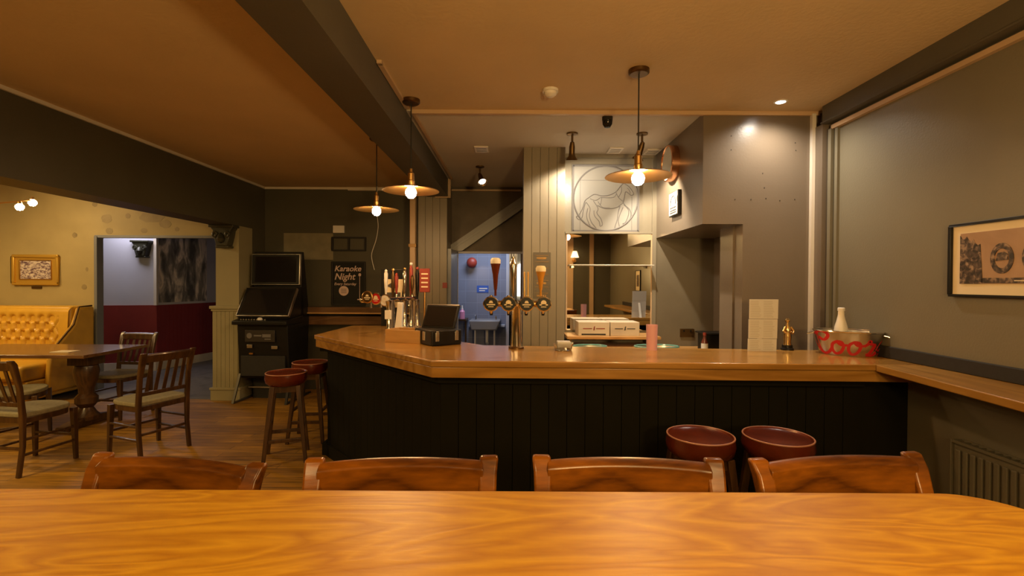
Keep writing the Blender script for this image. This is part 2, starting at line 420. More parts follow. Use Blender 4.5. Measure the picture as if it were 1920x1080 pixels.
# alcove hood and pier at the right of the bar
HX, HY = 1.497, 3.785
struct('wall_alcove', MB().box(HX, 2.42, HY, 5.02, 2.02, ZC).box(1.815, 2.42, HY, 3.92, 0, 2.02).box(1.80, 1.95, 3.92, 4.16, 0, 2.02)
       .box(2.1, 2.42, 4.16, 5.02, 0, 2.02), HOODM)
m = MB()
for q, (x, y) in enumerate([(1371, 255), (1371, 281), (1430, 325), (1433, 352), (1408, 374), (1378, 374), (1490, 374), (1491, 268), (1492, 282), (1436, 372), (1462, 376)]):
    p = P(x, y, HY); m.add(*[list(v) for v in (lambda t: (t.v, t.f))(disc(.004, .002, 8, (p.x, HY-.0005, p.z)))])
struct('trim_13', m, BLACKM)
# back-bar wall
struct('wall_alcove_shade', MB().box(HX+.005, 2.1, 5.0, 5.02, 0, 2.02), paint('alcove_shade_paint', (.135, .112, .075), .55, .08, 3, .04))  # panel added in a darker colour to stand in for the alcove's shade
struct('wall_back_bar', MB().box(.5, 2.5, 5.02, 5.12, 0, ZC), GREY)
struct('trim_14', MB().box(.53, HX, 4.99, 5.02, ZC-.05, ZC-.01).box(1.455, HX, 4.99, 5.02, 1.1, ZC-.05)
       .box(.55, 1.455, 4.99, 5.02, 2.065, 2.085), GREY)
# boarded column
m = MB()
for i in range(5):
    x = .108+i*.083; m.box(x+.0025, x+.0805, 4.76, 4.79, 0, ZC-.01)
m.box(.11, .52, 4.775, 5.12, 0, ZC-.01)
struct('wall_column', m, BOARD)
# wall behind: doorway to the kitchenette under the stairs
struct('wall_back', MB().box(-.98, .6, 6.76, 6.86, 1.97, ZC).box(.12, .6, 6.76, 6.86, 0, 1.97).box(-1.1, -.78, 6.76, 6.86, 0, 1.97), STAIR)
m = MB()
a, b, c, d = P(845, 460, 6.70), P(985, 365, 6.70), P(985, 388, 6.70), P(868, 470, 6.70)
e = P(845, 473, 6.70)
m.prism([(v.x, v.z) for v in (a, b, c, d, e)], 6.66, 6.76, 'Y')
for f_ in (.3, .62):
    u = a.lerp(e, f_); v = b.lerp(c, f_); m.bar((u.x+.02, 6.66, u.z), (v.x, 6.66, v.z), .012, .012)
struct('trim_15', m, paint('pale_stringer_paint', (.24, .235, .22), .4, .05, 3, 0))
struct('trim_16', MB().box(-.79, -.755, 6.72, 6.76, 0, 1.98).box(-.79, .15, 6.72, 6.76, 1.955, 1.985), LILAC)
struct('trim_17', MB().box(-.98, .12, 6.72, 6.76, ZC-.07, ZC-.05), TRIMD)
m = MB()
for i in range(4):
    x = -1.225+i*.094; m.box(x+.002, x+.092, 6.25, 6.28, 0, 2.66)
m.box(-1.22, -.85, 6.27, 6.9, 0, ZC)
struct('trim_18', m, BOARD)
struct('trim_19', MB().prism([(-.86, 6.30), (-.80, 6.30), (-.76, 6.74), (-.86, 6.74)], 0, 1.99), BLUEG)
struct('wall_kitchenette', MB().box(-1.3, -.10, 8.3, 8.4, 0, 2.5).box(-1.3, -1.2, 6.86, 8.3, 0, 2.5), BLUET)
struct('trim_20', MB().box(-.10, -.05, 8.24, 8.42, 0, 2.5), LILAC)
struct('ceiling', MB().box(-1.3, 1.8, 6.86, 10.6, 2.5, 2.55), LILAC)
struct('wall_passage', MB().box(-1.0, 1.8, 10.5, 10.6, 0, 2.5).box(1.7, 1.8, 6.86, 10.5, 0, 2.5), CURT)
# snug wall with its opening, and the hall behind
a, b = P(182, 443, 6.8), P(407, 443, 6.8)
DZ = a.z
struct('wall_snug', MB().box(-9, a.x, 6.8, 6.88, 0, 3.02).box(a.x, -3.8, 6.8, 6.88, DZ, 3.02), SNUG)
m = MB()
for (x, y, r_, s_) in [(178, 383, .06, 1), (240, 405, .06, 1), (285, 407, .13, 2.2), (140, 441, .06, 1), (310, 420, .09, 1.6), (200, 410, .1, 1.2),
                       (163, 505, .05, .6), (158, 538, .06, 1), (332, 430, .05, 1), (205, 433, .07, 1.2), (270, 432, .06, 1.3)]:
    p = P(x, y, 6.8); n_ = 18
    poly = [(p.x+r_*s_*.55*(1+.25*random.random())*math.cos(2*PI*i/n_), p.z+r_*.55*(1+.25*random.random())*math.sin(2*PI*i/n_)) for i in range(n_)]
    m.prism(poly, 6.798, 6.8, 'Y')
struct('trim_21', m, SNUGP)
struct('trim_22', MB().box(a.x-.02, a.x+.02, 6.77, 6.88, 0, DZ+.0).box(a.x-.02, -3.8, 6.78, 6.88, DZ-.02, DZ+.015), BLUEG)
w0, w1, w2 = G(150, 699, 0), G(297, 694, 0), G(420, 670, 0)
def slab(m, p, q, z0, z1, t=.05):
    d = (q-p); d.z = 0; nn = Vector((-d.y, d.x, 0)).normalized()*t
    if nn.y < 0: nn = -nn
    return m.prism([(p.x, p.y), (q.x, q.y), (q.x+nn.x, q.y+nn.y), (p.x+nn.x, p.y+nn.y)], z0, z1)
struct('wall_hall', slab(MB(), w0, w1, 1.13, 3.0), LILAC)
struct('wall_hall', slab(MB(), w1, w2, 1.13, 3.0), LILAC)
q0, q1 = w1.lerp(w2, .02), w1.lerp(w2, .72)
mu = obj('wall_mural', slab(MB(), q0+Vector((0, -.02, 0)), q1+Vector((0, -.02, 0)), 1.17, 2.37, .02), MURAL)
tag(mu, 'grey mural of pale upright shapes on the hall wall beside the white strip', 'mural')
m = MB(); slab(m, w0+Vector((0, -.03, 0)), w1+Vector((0, -.03, 0)), .12, 1.13)
n_ = 18
for i in range(n_):
    u, v = w1.lerp(w2, i/n_+.004), w1.lerp(w2, (i+1)/n_-.004)
    slab(m, u+Vector((0, -.04, 0)), v+Vector((0, -.04, 0)), .12, 1.13)
slab(m, w1+Vector((0, -.02, 0)), w2+Vector((0, -.02, 0)), .12, 1.13)
struct('trim_23', m, BURG)
m = MB(); slab(m, w0+Vector((0, -.06, 0)), w1+Vector((0, -.06, 0)), 0, .15); slab(m, w1+Vector((0, -.06, 0)), w2+Vector((0, -.06, 0)), 0, .15)
struct('baseboard_hall', m, TRIMW)
p = w1; struct('trim_24', MB().box(p.x-.02, p.x+.03, p.y-.08, p.y-.04, 1.13, 2.5), TRIMW)
struct('ceiling', MB().box(-8.5, -3.56, 6.88, 11, 2.75, 2.8), LILAC)
struct('wall_hall_side', MB().box(-3.6, -3.5, 7.0, 11, 0, 2.8).box(-8.9, -8.8, 6.95, 11, 0, 2.8), LILAC)
# carved corbel under the beam end
co = thing('carved_corbel', 'dark carved plaster corbel at the top of the olive pier', 'corbel', (XL-.15, py0, 2.27))
m = MB().prism([(-.15, 0), (.15, 0), (.135, -.05), (.115, -.07), (.10, -.16), (.07, -.27), (-.07, -.27), (-.10, -.16), (-.115, -.07), (-.135, -.05)], -.13, 0, 'Y')
CORB = paint('dark_green_bronze_paint', (.035, .033, .020), .35, .2, 20, .05)
obj('bracket', m, CORB, co, .012)
obj('cap', MB().box(-.16, .16, -.15, 0, -.035, 0), CORB, co, .008)
for s in (-1, 1):
    obj('scroll', MB().tube([(s*.08+.035*math.cos(t*.6)*(1-t*.06), -.14, -.13+.045*math.sin(t*.6)*(1-t*.06)) for t in range(14)], .014, 8), CORB, co)
obj('leaf', MB().lathe([(0, -.04), (.035, -.02), (.05, .02), (.03, .07), (0, .1)], 10, (0, -.14, -.2)), CORB, co)
obj('foot', MB().box(-.085, .085, -.12, 0, -.295, -.265), CORB, co, .01)
hc = P(281, 458, 8.4); dup(co, (hc.x, w1.y-.02, hc.z+.05), 0, 'grey carved corbel in the hall beside the white strip')

# ================================================================ bar
ZB = 1.08
bar = thing('bar_counter', 'long angled bar with golden oak top and black boarded front', 'bar counter', (0, 0, 0))
outer = [(2.417, 2.80), (2.135, 2.812), (-.485, 2.872), (-1.745, 4.234), (-1.724, 5.19)]
inner = [(-.95, 5.19), (-.95, 4.41), (-.21, 3.60), (2.417, 3.40)]
def inset(k): return [(2.417, 2.80+k), (2.135, 2.812+k), (-.485+k*.42, 2.872+k), (-1.745+k, 4.234+k*.42), (-1.724+k, 5.19)]
obj('top', MB().prism(outer+inner, ZB-.038, ZB), OAK, bar, .006)
obj('fascia', MB().prism(inset(.012)+inner, ZB-.105, ZB-.040), OAK, bar, .004, label='lower oak band under the counter top')
m = MB().prism(inset(.12)+[(-1.0, 5.19), (-1.0, 4.42), (-.23, 3.55), (2.417, 3.35)], 0, ZB-.105)
pts = inset(.105)
for (u, v) in zip(pts[1:], pts[2:]):
    u, v = Vector((*u, 0)), Vector((*v, 0)); n_ = max(1, int((v-u).length/.11))
    for i in range(n_):
        slab(m, u.lerp(v, i/n_+.0007), u.lerp(v, (i+1)/n_-.0007), .10, ZB-.105, .003)
obj('front_panel', m, BARP, bar)
m = MB()
pts = inset(.075)
for (u, v) in zip(pts[1:], pts[2:]): slab(m, Vector((*u, 0)), Vector((*v, 0)), ZB-.15, ZB-.105, .04)
obj('moulding', m, BARP, bar, .006)
m = MB(); pts = inset(.085)
for (u, v) in zip(pts[1:], pts[2:]): slab(m, Vector((*u, 0)), Vector((*v, 0)), 0, .11, .03)
obj('kickboard', m, BARP, bar, .004)
# ledge along the right wall
le = thing('wall_ledge', 'narrow oak ledge running along the right wall from the bar', 'ledge', (0, 0, 0))
obj('shelf', MB().prism([(2.135, 2.808), (2.42, 2.795), (2.42, -.4), (2.0, -.4), (2.05, 1.918)], ZB-.04, ZB), OAKY, le, .005)
obj('under_batten', MB().prism([(2.36, 2.79), (2.42, 2.79), (2.42, -.4), (2.36, -.4)], ZB-.10, ZB-.041), BARP, le, .004)
obj('upstand', MB().box(2.395, 2.42, -.4, 3.55, ZB+.001, ZB+.075), BLACKM, le, .004, label='black strip along the back of the ledge')
# radiator
ra = thing('radiator', 'olive painted panel radiator on the right wall below the ledge', 'radiator', (XR-.03, 2.53, 0))
m = MB().box(-.05, .0, -1.3, 0, .14, .72)
for i in range(32):
    y = -.035-i*.04
    m.prism([(y-.012, .17), (y+.012, .17), (y+.012, .69), (y-.012, .69)], -.062, -.05, 'X')
obj('panel', m, RADM, ra, .004)
m = MB().box(-.062, -.054, -1.3, 0, .72, .735).box(-.005, .003, -1.3, 0, .72, .735)
for i in range(33): m.box(-.056, 0, -.01-i*.04, -.004-i*.04, .718, .732)
obj('top_grille', m, RADM, ra)
obj('side_cover', MB().box(-.064, .003, -.001, .006, .13, .735), RADM, ra, .002)
for y in (-.2, -1.1): obj('bracket', MB().box(-.01, .03, y-.02, y+.02, .3, .6), RADM, ra)
# framed sepia print
p0 = PX(1781, 422, XR-.02); p1 = PX(1781, 556, XR-.02)
fy1, fz1, fz0 = p0.y, p0.z, p1.z; fw_ = .72
fr = thing('framed_print', 'black framed sepia print of tree and round bridge arches on right wall', 'picture', (XR-.001, fy1-fw_/2, (fz0+fz1)/2), -PI/2)
hw, hh = fw_/2, (fz1-fz0)/2          # local x runs along the wall, faces local -Y
def frame(parent, hw, hh, t, d, mat, name='frame', bev=.003):
    m = MB().box(-hw, hw, -d, 0, hh-t, hh).box(-hw, hw, -d, 0, -hh, -hh+t).box(-hw, -hw+t, -d, 0, -hh+t, hh-t).box(hw-t, hw, -d, 0, -hh+t, hh-t)
    return obj(name, m, mat, parent, bev)
frame(fr, hw, hh, .014, .026, BLACK)
obj('mount', MB().box(-hw+.01, hw-.01, -.012, -.002, -hh+.01, hh-.01), CREAM, fr)
obj('print', MB().box(-hw+.06, hw-.06, -.015, -.012, -hh+.07, hh-.055), SEPIAS, fr)
def arch(cx, r, t=.014):
    return [(cx+r*math.cos(PI*i/12), r*1.2*math.sin(PI*i/12)) for i in range(13)]
m = MB()
x0, x1, zb, zt = -hw+.06, hw-.06, -hh+.07, hh-.055
tree = [(x0, zb), (x0, zt-.01)]+[(x0+.11*i/9, zt-.012-.02*abs(math.sin(i*2.1))-.0015*i*i*.4) for i in range(1, 10)]+[(x0+.125, zb)]
m.prism(tree, -.017, -.015, 'Y')
m.prism([(x1-.22, zt-.005), (x1, zt-.002), (x1, zb+.06), (x1-.10, zb+.05), (x1-.16, zt-.07)], -.017, -.015, 'Y')
m.box(x0+.12, x1, -.017, -.015, zb+.004, zb+.03)
obj('foliage', m, SEPIA, fr)
for cx in (-.08, .07, .2):
    m = MB().lathe([(.036, 0), (.056, 0), (.056, .003), (.036, .003), (.036, 0)], 28, mat=T(cx, -.015, .0) @ RX(PI/2) @ Matrix.Diagonal((1, 1.35, 1, 1)))
    m.prism([(cx-.03, -.012), (cx+.03, -.008), (cx+.028, .02), (cx+.01, .032), (cx-.02, .026)], -.018, -.0155, 'Y')
    obj('arch', m, SEPIA, fr)
for i in range(3): obj('caption', MB().box(-.02+i*.06, .03+i*.06, -.0175, -.0168, zb+.013, zb+.018), CREAM, fr)
# a second print further along the right wall, seen in the bar mirror
f2 = thing('framed_print', 'small cream mounted print, seen only in the bar mirror', 'picture', (XR-.001, .82, 1.60), -PI/2)
frame(f2, .17, .2, .012, .02, BLACK); obj('mount', MB().box(-.16, .16, -.01, -.002, -.19, .19), CREAM, f2); obj('print', MB().box(-.09, .09, -.012, -.01, -.11, .11), SEPIA, f2)
struct('trim_25', MB().box(1.9, 2.0, -1.8, -1.76, 0, 2.9).box(.9, 1.5, -1.8, -1.77, 0, 2.9), TRIMD)
wl = thing('wall_lamp', 'small shaded wall lamp glowing at the left edge of the mirror', 'wall lamp', (1.52, -1.77, 2.2))
obj('bracket', MB().tube([(0, 0, -.1), (0, .08, -.12), (0, .12, -.08), (0, .12, 0)], .012, 8).lathe([(.05, -.01), (.05, .01)], 16, mat=T(0, .01, -.1) @ RX(PI/2)), BRASS, wl)
obj('lamp_shade', MB().lathe([(.10, -.03), (.05, .12), (.048, .12), (.098, -.03), (.10, -.03)], 24, (0, .12, 0)), SHADE, wl)

# ================================================================ back bar
mi = thing('bar_mirror', 'large frameless mirror on the back bar wall under the horse panel', 'mirror', (0, 0, 0))
obj('glass', MB().box(.575, 1.445, 5.005, 5.02, 1.06, 2.062), MIRROR, mi)
obj('edge_trim', MB().box(.56, .575, 5.0, 5.02, 1.06, 2.062), TRIMD, mi)
obj('edge_trim', MB().box(1.445, 1.46, 5.0, 5.02, 1.06, 2.062), TRIMD, mi)
sh = thing('glass_shelf', 'thin pale glass shelf across the bar mirror', 'shelf', (0, 0, 0))
zz = P(1100, 497, 4.93).z
obj('shelf', MB().box(.58, 1.44, 4.86, 5.0, zz-.006, zz+.004), plain('frosted_glass_edge', (.55, .52, .44), .2, spec=.8), sh, .002)
for x in (.62, 1.40): obj('bracket', MB().box(x-.012, x+.012, 4.93, 5.005, zz-.03, zz-.007), CHROME, sh)
st = thing('back_shelf', 'pine shelf under the bar mirror carrying the white card boxes', 'shelf', (0, 0, 0))
zs = P(1140, 629, 4.72).z
obj('board', MB().box(.535, 1.44, 4.62, 5.0, zs-.028, zs), OAKL, st, .003)
obj('lower_board', MB().box(.535, 1.44, 4.55, 5.0, zs-.16, zs-.10), OAKL, st, .003)
for x in (.58, 1.38): obj('bracket', MB().box(x-.012, x+.012, 4.75, 5.0, zs-.10, zs-.028), BRASSD, st)
for i, (xa, xb) in enumerate(((1084, 1143), (1144, 1199))):
    u, v = P(xa, 604, 4.68), P(xb, 628, 4.68)
    bx = thing('card_box', ['white card box with a dark slot, left of the pair on the back shelf', 'plain white card box, right one of the pair on the back shelf'][i], 'box', ((u.x+v.x)/2, 4.80, zs), 0, 'card boxes on the back shelf')
    hw_, h_ = (v.x-u.x)/2-.002, .135
    obj('carton', MB().box(-hw_, hw_, -.13, .12, 0, h_), CARD, bx, .004)
    me = text_mesh('\u2014\u2014 \u2666 \u2014\u2014', .05, ext=.0006, mat=T(0, -.1312, h_*.45)); 
    obj('printing', MB().box(-hw_*.7, -.02, -.1312, -.13, h_*.5, h_*.5+.008).box(.02, hw_*.7, -.1312, -.13, h_*.5, h_*.5+.008)
        .prism([(-.008, h_*.4), (.006, h_*.42), (.010, h_*.72), (-.002, h_*.66)], -.1312, -.13, 'Y'), INK if i else REDP, bx)
    if i == 0: obj('slot', MB().box(-hw_*.8, hw_*.75, -.1315, -.13, .008, .022), BLACKM, bx)
# work counter behind the bar
wk = thing('work_counter', 'low work counter behind the bar below the mirror and alcove', 'counter', (0, 0, 0))
obj('top', MB().box(.53, 2.09, 4.25, 4.54, .87, .90).box(1.50, 2.09, 4.54, 4.99, .87, .90), OAKL, wk, .004)
obj('cupboard', MB().box(.55, 2.09, 4.32, 4.53, 0, .869), BARP, wk)
for i, (xa, xb, py, lb) in enumerate(((1075, 1137, 650, 'left'), (1190, 1272, 650, 'right'))):
    u = P(xa, py, 4.4); v = P(xb, py, 4.4); cx = (u.x+v.x)/2; r = (v.x-u.x)/2
    tr = thing('glass_tray', 'oval steel tray with teal rim behind the bar, '+('left of' if i == 0 else 'behind and right of')+' the pink tumbler', 'tray', (cx, 4.40, .9), 0, 'teal rimmed trays')
    obj('bowl', MB().lathe([(0, .012), (r*.8, .012), (r*.97, .07), (r, .07), (r*.85, 0), (0, 0)], 36, sy=.6), STEEL, tr)
    obj('rim', MB().tube([(r*math.cos(t*PI/18), .6*r*math.sin(t*PI/18), .072) for t in range(37)], .008, 8), TEAL, tr)
    obj('ice_scoop', MB().lathe([(0, 0), (.03, .004), (.035, .03), (.03, .035)], 16, (r*.2, 0, .02), sx=2.2), WHITE, tr)
cl = obj('folded_cloth', MB().box(-.12, .12, -.06, .06, 0, .02).box(-.09, .08, -.05, .05, .02, .04), plain('pale_teal_cloth', (.35, .45, .40), .9), None, .009, loc=(1.66, 4.40, .90))
tag(cl, 'pale folded cloth in the alcove beside the sauce bottle', 'cloth')
sb = thing('sauce_bottle', 'small sauce bottle with white label and red cap in the alcove', 'bottle', tuple(P(1321, 650, 4.5).xy)+(.90,))
obj('glass', MB().lathe([(0, 0), (.028, 0), (.03, .01), (.03, .10), (.013, .14), (.012, .17), (0, .17)], 20), STOUT, sb)
obj('cap', MB().lathe([(.015, .165), (.015, .19), (0, .192)], 16), REDP, sb)
obj('paper_label', MB().lathe([(.0308, .02), (.0308, .09)], 20), PAPER, sb)
sp = thing('double_socket', 'dark double socket on the alcove back wall', 'socket', tuple(P(1288, 624, 4.995)), 0)
obj('plate', MB().box(-.073, .073, -.01, .004, -.043, .043), BRASSD, sp, .003)
for s in (-1, 1): obj('switch', MB().box(s*.035-.008, s*.035+.008, -.014, -.01, .012, .03), BLACK, sp)
bk = obj('appliance_box', MB().box(-.1, .1, -.1, .1, 0, .17).box(-.12, .12, -.12, .12, .17, .185), BLACK, None, .006, loc=(1.93, 4.62, .90))
tag(bk, 'dark lidded box at the shaded right end of the alcove', 'box')
# horse panel
hp = thing('horse_panel', 'engraved panel with a line-drawn horse inside a circle and square', 'wall panel', (0, 4.988, 0))
a, b = P(1075, 311, 4.985), P(1197, 432, 4.985)
cx, cz, hs = (a.x+b.x)/2, (a.z+b.z)/2, (b.x-a.x)/2
hp.location = (cx, 5.018, cz)
obj('board', MB().box(-hs-.012, hs+.012, -.02, 0, -hs-.012, hs+.012), paint('pale_grey_panel_paint', (.21, .20, .18), .45, .05, 3, 0), hp, .002)
def line(pts, r, name='line', closed=False, k=5):
    pts = [((x-115*1)/115*hs*1.0, -.021, -(z-115)/115*hs) for x, z in pts]
    return MB().tube(catmull(pts, k, closed), r, 6)
m = MB()
for (x0, z0, x1, z1) in ((-1, -1, 1, -1), (1, -1, 1, 1), (1, 1, -1, 1), (-1, 1, -1, -1)):
    m.bar((x0*hs, -.021, z0*hs), (x1*hs, -.021, z1*hs), .020, .012)
obj('square_border', m, INKG, hp)
obj('circle', MB().tube([(hs*.985*math.cos(t*PI/30), -.021, hs*.985*math.sin(t*PI/30)) for t in range(61)], .009, 6), INKG, hp)
m = MB().bar((-hs*.78, -.021, -hs), (-hs*.78, -.021, hs*.55), .004, .004).bar((-hs*.78, -.021, hs*.55), (hs*.6, -.021, hs*.55), .004, .004)
m.bar((hs*.8, -.021, -hs), (hs*.8, -.021, hs*.05), .004, .004)
obj('guide_lines', m, INKG, hp)
H = [ # horse outline in 230 x 230 units
 ([(56, 112), (75, 101), (100, 106), (125, 104), (150, 92), (168, 70), (178, 62), (184, 66), (196, 74), (208, 90), (212, 100), (204, 104), (194, 96), (184, 92), (180, 110), (176, 130)], 1.4),
 ([(56, 112), (42, 124), (34, 150), (20, 175), (12, 180), (22, 190), (32, 182), (36, 160), (44, 130)], 1.4),
 ([(176, 130), (186, 142), (196, 158), (194, 178), (184, 200), (176, 203), (184, 208), (196, 196), (204, 172), (198, 152), (180, 138)], 1.3),
 ([(166, 142), (160, 160), (156, 190), (148, 218), (160, 222), (164, 214), (160, 192), (166, 170), (176, 146)], 1.3),
 ([(72, 124), (88, 150), (84, 166), (98, 186), (104, 206), (96, 212), (92, 196), (76, 176), (74, 158)], 1.3),
 ([(46, 128), (60, 150), (58, 176), (66, 200), (82, 220), (70, 222), (56, 202), (48, 176), (52, 150)], 1.3),
 ([(86, 140), (110, 150), (140, 150), (166, 142)], 1.3),
 ([(60, 116), (80, 122), (100, 112), (96, 140)], 1.0), ([(150, 92), (160, 112), (176, 128), (160, 142)], 1.0),
 ([(100, 112), (140, 112), (152, 100)], 1.0), ([(168, 70), (170, 90), (160, 110)], 1.0), ([(88, 126), (104, 146), (130, 148)], .9),
 ([(190, 78), (196, 84), (202, 98)], .9)]
for k_, (pts, t) in enumerate(H):
    obj('horse_line', line(pts, .0032*t), INKG, hp)
# clock, plaque on the hood's side
q = PX(1264, 307, HX)
ck = thing('wall_clock', 'round copper cased clock on the side of the alcove hood', 'clock', (HX, q.y, q.z), -PI/2)
obj('case', MB().lathe([(.165, 0), (.165, .07), (.155, .075), (.150, .066), (.150, 0)], 40, mat=RX(PI/2)), COPPER, ck)
obj('face', disc(.150, .004, 40, (0, -.060, 0)), plain('clock_face', (.62, .64, .60), .2, spec=.8), ck)
q = PX(1269, 382, HX)
pq = thing('wall_plaque', 'small grey plaque with black edge under the clock', 'plaque', (HX, q.y, q.z), -PI/2)
obj('board', MB().box(-.12, .12, -.03, 0, -.11, .11), BLACK, pq, .003)
obj('face', MB().box(-.112, .112, -.034, -.03, -.102, .102), PLAQUE, pq)
m = MB().tube([(.07*math.cos(PI*t/12), -.035, -.01+.08*math.sin(PI*t/12)) for t in range(13)], .004, 6)
for zz_ in (-.04, -.065, -.085): m.box(-.08, .08, -.036, -.034, zz_, zz_+.008)
obj('emblem', m, INK, pq)
# chalk-style beer sign on the column
a, b = P(1000, 473, 4.755), P(1032, 560, 4.755)
sg = thing('beer_sign', 'narrow dark lettered sign on the boarded column', 'sign', ((a.x+b.x)/2, 4.758, (a.z+b.z)/2))
hw, hh = (b.x-a.x)/2, (a.z-b.z)/2
obj('board', MB().box(-hw, hw, -.006, 0, -hh, hh), paint('smoked_board', (.10, .08, .05), .5), sg)
m = MB()
for i in range(7):
    z = hh-.03-i*.062; m.box(-hw*.75, hw*.75, -.008, -.006, z-.004, z)
    if i % 2 == 0: m.box(-hw*.6, hw*.5, -.008, -.006, z-.038, z-.018)
obj('lettering', m, BRASSD, sg)
# notices on the column: none visible elsewhere; menu sheets
mn = thing('menu_card', 'tall white folded menu of three sheets standing on the bar', 'menu', tuple(G(1430, 658, ZB)), math.radians(-3))
for i, (z0, z1) in enumerate(((0, .085), (.088, .223), (.226, .362))):
    t_ = .012*i
    obj('sheet', MB().prism([(-.103+t_*.35, z0), (.092+t_*.35, z0), (.094+t_*.35, z1), (-.102+t_*.35, z1)], -.003, .003, 'Y'), PAPER, mn)
    m = MB(); n_ = int((z1-z0)/.012)-1
    for k_ in range(n_):
        zz_ = z1-.012*(k_+1.3); 
        for c_ in (0, 1): m.box(-.088+c_*.09, -.088+c_*.09+.055+.02*random.random(), -.0036, -.003, zz_, zz_+.003)
    obj('print', m, plain('faint_ink', (.42, .38, .33), .8), mn)
obj('stand', MB().bar((0, .004, .01), (0, .08, 0), .03, .004).bar((0, .003, .2), (0, .08, .0), .03, .004), WHITE, mn)
# golden trophy bottle
tb = thing('gold_trophy', 'small shiny gold figure trophy on a black base beside the menu', 'trophy', tuple(G(1476, 656, ZB)))
obj('base', MB().lathe([(0, 0), (.042, 0), (.042, .012), (.034, .016), (.034, .035), (0, .035)], 24), BLACK, tb)
obj('figure', MB().lathe([(0, .035), (.026, .036), (.024, .06), (.027, .09), (.025, .12), (.028, .135), (.022, .16), (.012, .185), (.009, .195), (.016, .205), (.017, .215), (.010, .225), (0, .227)], 20), plain('polished_gold', (.75, .55, .25), .18, 1), tb)
obj('arm', MB().tube([(.02, -.01, .165), (.036, -.015, .135), (.02, -.03, .12)], .008, 8).tube([(-.02, -.01, .165), (-.036, -.015, .135), (-.02, -.03, .12)], .008, 8), BRASS, tb)
# pink tumbler and glass dish
tu = obj('pink_tumbler', MB().lathe([(0, 0), (.036, 0), (.040, .178), (.038, .178), (.034, .006), (0, .006)], 28), PINK, None, loc=tuple(G(1222, 656, ZB)))
tag(tu, 'tall translucent pink tumbler standing on the bar top', 'tumbler')
gd = thing('glass_dish', 'short glass dish of white napkins on the bar beside the column', 'dish', tuple(G(1056, 656, ZB)))
obj('dish', MB().lathe([(0, 0), (.058, 0), (.070, .05), (.066, .05), (.054, .006), (0, .006)], 28), GLASS, gd)
obj('napkin', MB().box(-.045, .05, -.04, .04, .02, .062), PAPER, gd, .006)
# bucket with bottle
bc = G(1612, 669, ZB); bu = thing('ice_bucket', 'steel oval ice bucket with red script lettering on the bar', 'bucket', (bc.x, bc.y+.115, ZB), math.atan2(-bc.x, bc.y))
RA, RB, HB = .197, .165, .158
obj('body', MB().lathe([(0, 0), (.80, 0), (.82, .005), (1.0, HB), (.985, HB), (.80, .012), (0, .012)], 48, mat=Matrix.Diagonal((RA, RA*.72, 1, 1))), STEEL, bu)
obj('rim', MB().tube([(RA*1.0*math.cos(t*PI/24), RA*.72*math.sin(t*PI/24), HB) for t in range(49)], .006, 8), CHROME, bu)
for s in (-1, 1):
    obj('handle', MB().tube([(s*RA*.98, -.03, HB-.02), (s*(RA+.03), -.03, HB-.03), (s*(RA+.03), .03, HB-.03), (s*RA*.98, .03, HB-.02)], .005, 8), CHROME, bu)
def stroke(pts, wd):       # script stroke wrapped on the tapered oval wall; pts in (u in -1..1, v in 0..1)
    pts = catmull([(u, v, 0) for u, v in pts], 6); m = MB(); k = len(pts); vs = []
    def srf(u, v, o):
        th = -PI/2 + math.asin(max(-1, min(1, u))) if abs(u) <= 1 else -PI/2+math.copysign(PI/2+(abs(u)-1)*1.6, u)
        r = .80+.19*v+o; return (RA*r*math.cos(th), RA*.72*r*math.sin(th), v*HB)
    for i, p in enumerate(pts):
        d = pts[min(i+1, k-1)]-pts[max(i-1, 0)]; d = Vector((d.x*1.35, d.y*.9, 0)).normalized(); nx, ny = -d.y, d.x
        wq = wd[0]+(wd[1]-wd[0])*abs(d.y)**1.5
        for s in (-1, 1):
            for o in (.006, .018): vs.append(srf(p.x+s*nx*wq/1.35, p.y+s*ny*wq*1.35, o))
    fs = []
    for i in range(k-1):
        a_ = 4*i; b_ = 4*i+4
        fs += [(a_+1, b_+1, b_+3, a_+3), (a_, a_+2, b_+2, b_), (a_, b_, b_+1, a_+1), (a_+2, a_+3, b_+3, b_+2)]
    return m.add(vs, fs)
WD = (.036, .070)
obj('letter', stroke([(-.86, .72), (-.72, .62), (-.60, .72), (-.56, .86), (-.68, .97), (-.86, .95), (-.95, .75), (-.93, .45), (-.85, .15), (-.72, .06), (-.58, .14), (-.48, .30)], WD), RED, bu)
for u0 in (-.28, .24):
    obj('letter', stroke([(u0-.02, .60), (u0-.16, .48), (u0-.19, .25), (u0-.08, .09), (u0+.08, .16), (u0+.17, .38), (u0+.12, .56), (u0-.02, .60), (u0+.10, .46), (u0+.30, .46)], WD), RED, bu)
obj('letter', stroke([(.52, .45), (.62, .55), (.66, .66), (.70, .55), (.80, .50), (.78, .35), (.70, .15), (.62, .08), (.80, .08), (.90, .20)], WD), RED, bu)
obj('letter', stroke([(.92, .25), (1.0, .55), (1.06, .62), (1.12, .40), (1.06, .12), (.96, .10)], WD), RED, bu)
bt = thing('white_bottle', 'white aluminium bottle standing in the ice bucket', 'bottle', (bc.x-.065*math.cos(.55)+.0, bc.y+.10, ZB+.014))
obj('body', MB().lathe([(0, 0), (.040, 0), (.042, .01), (.042, .13), (.038, .17), (.026, .215), (.019, .25), (.017, .285), (0, .285)], 28), BOTTLEW, bt)
obj('cap', MB().lathe([(.0215, .278), (.0215, .296), (.018, .300), (0, .300)], 20), WHITE, bt)

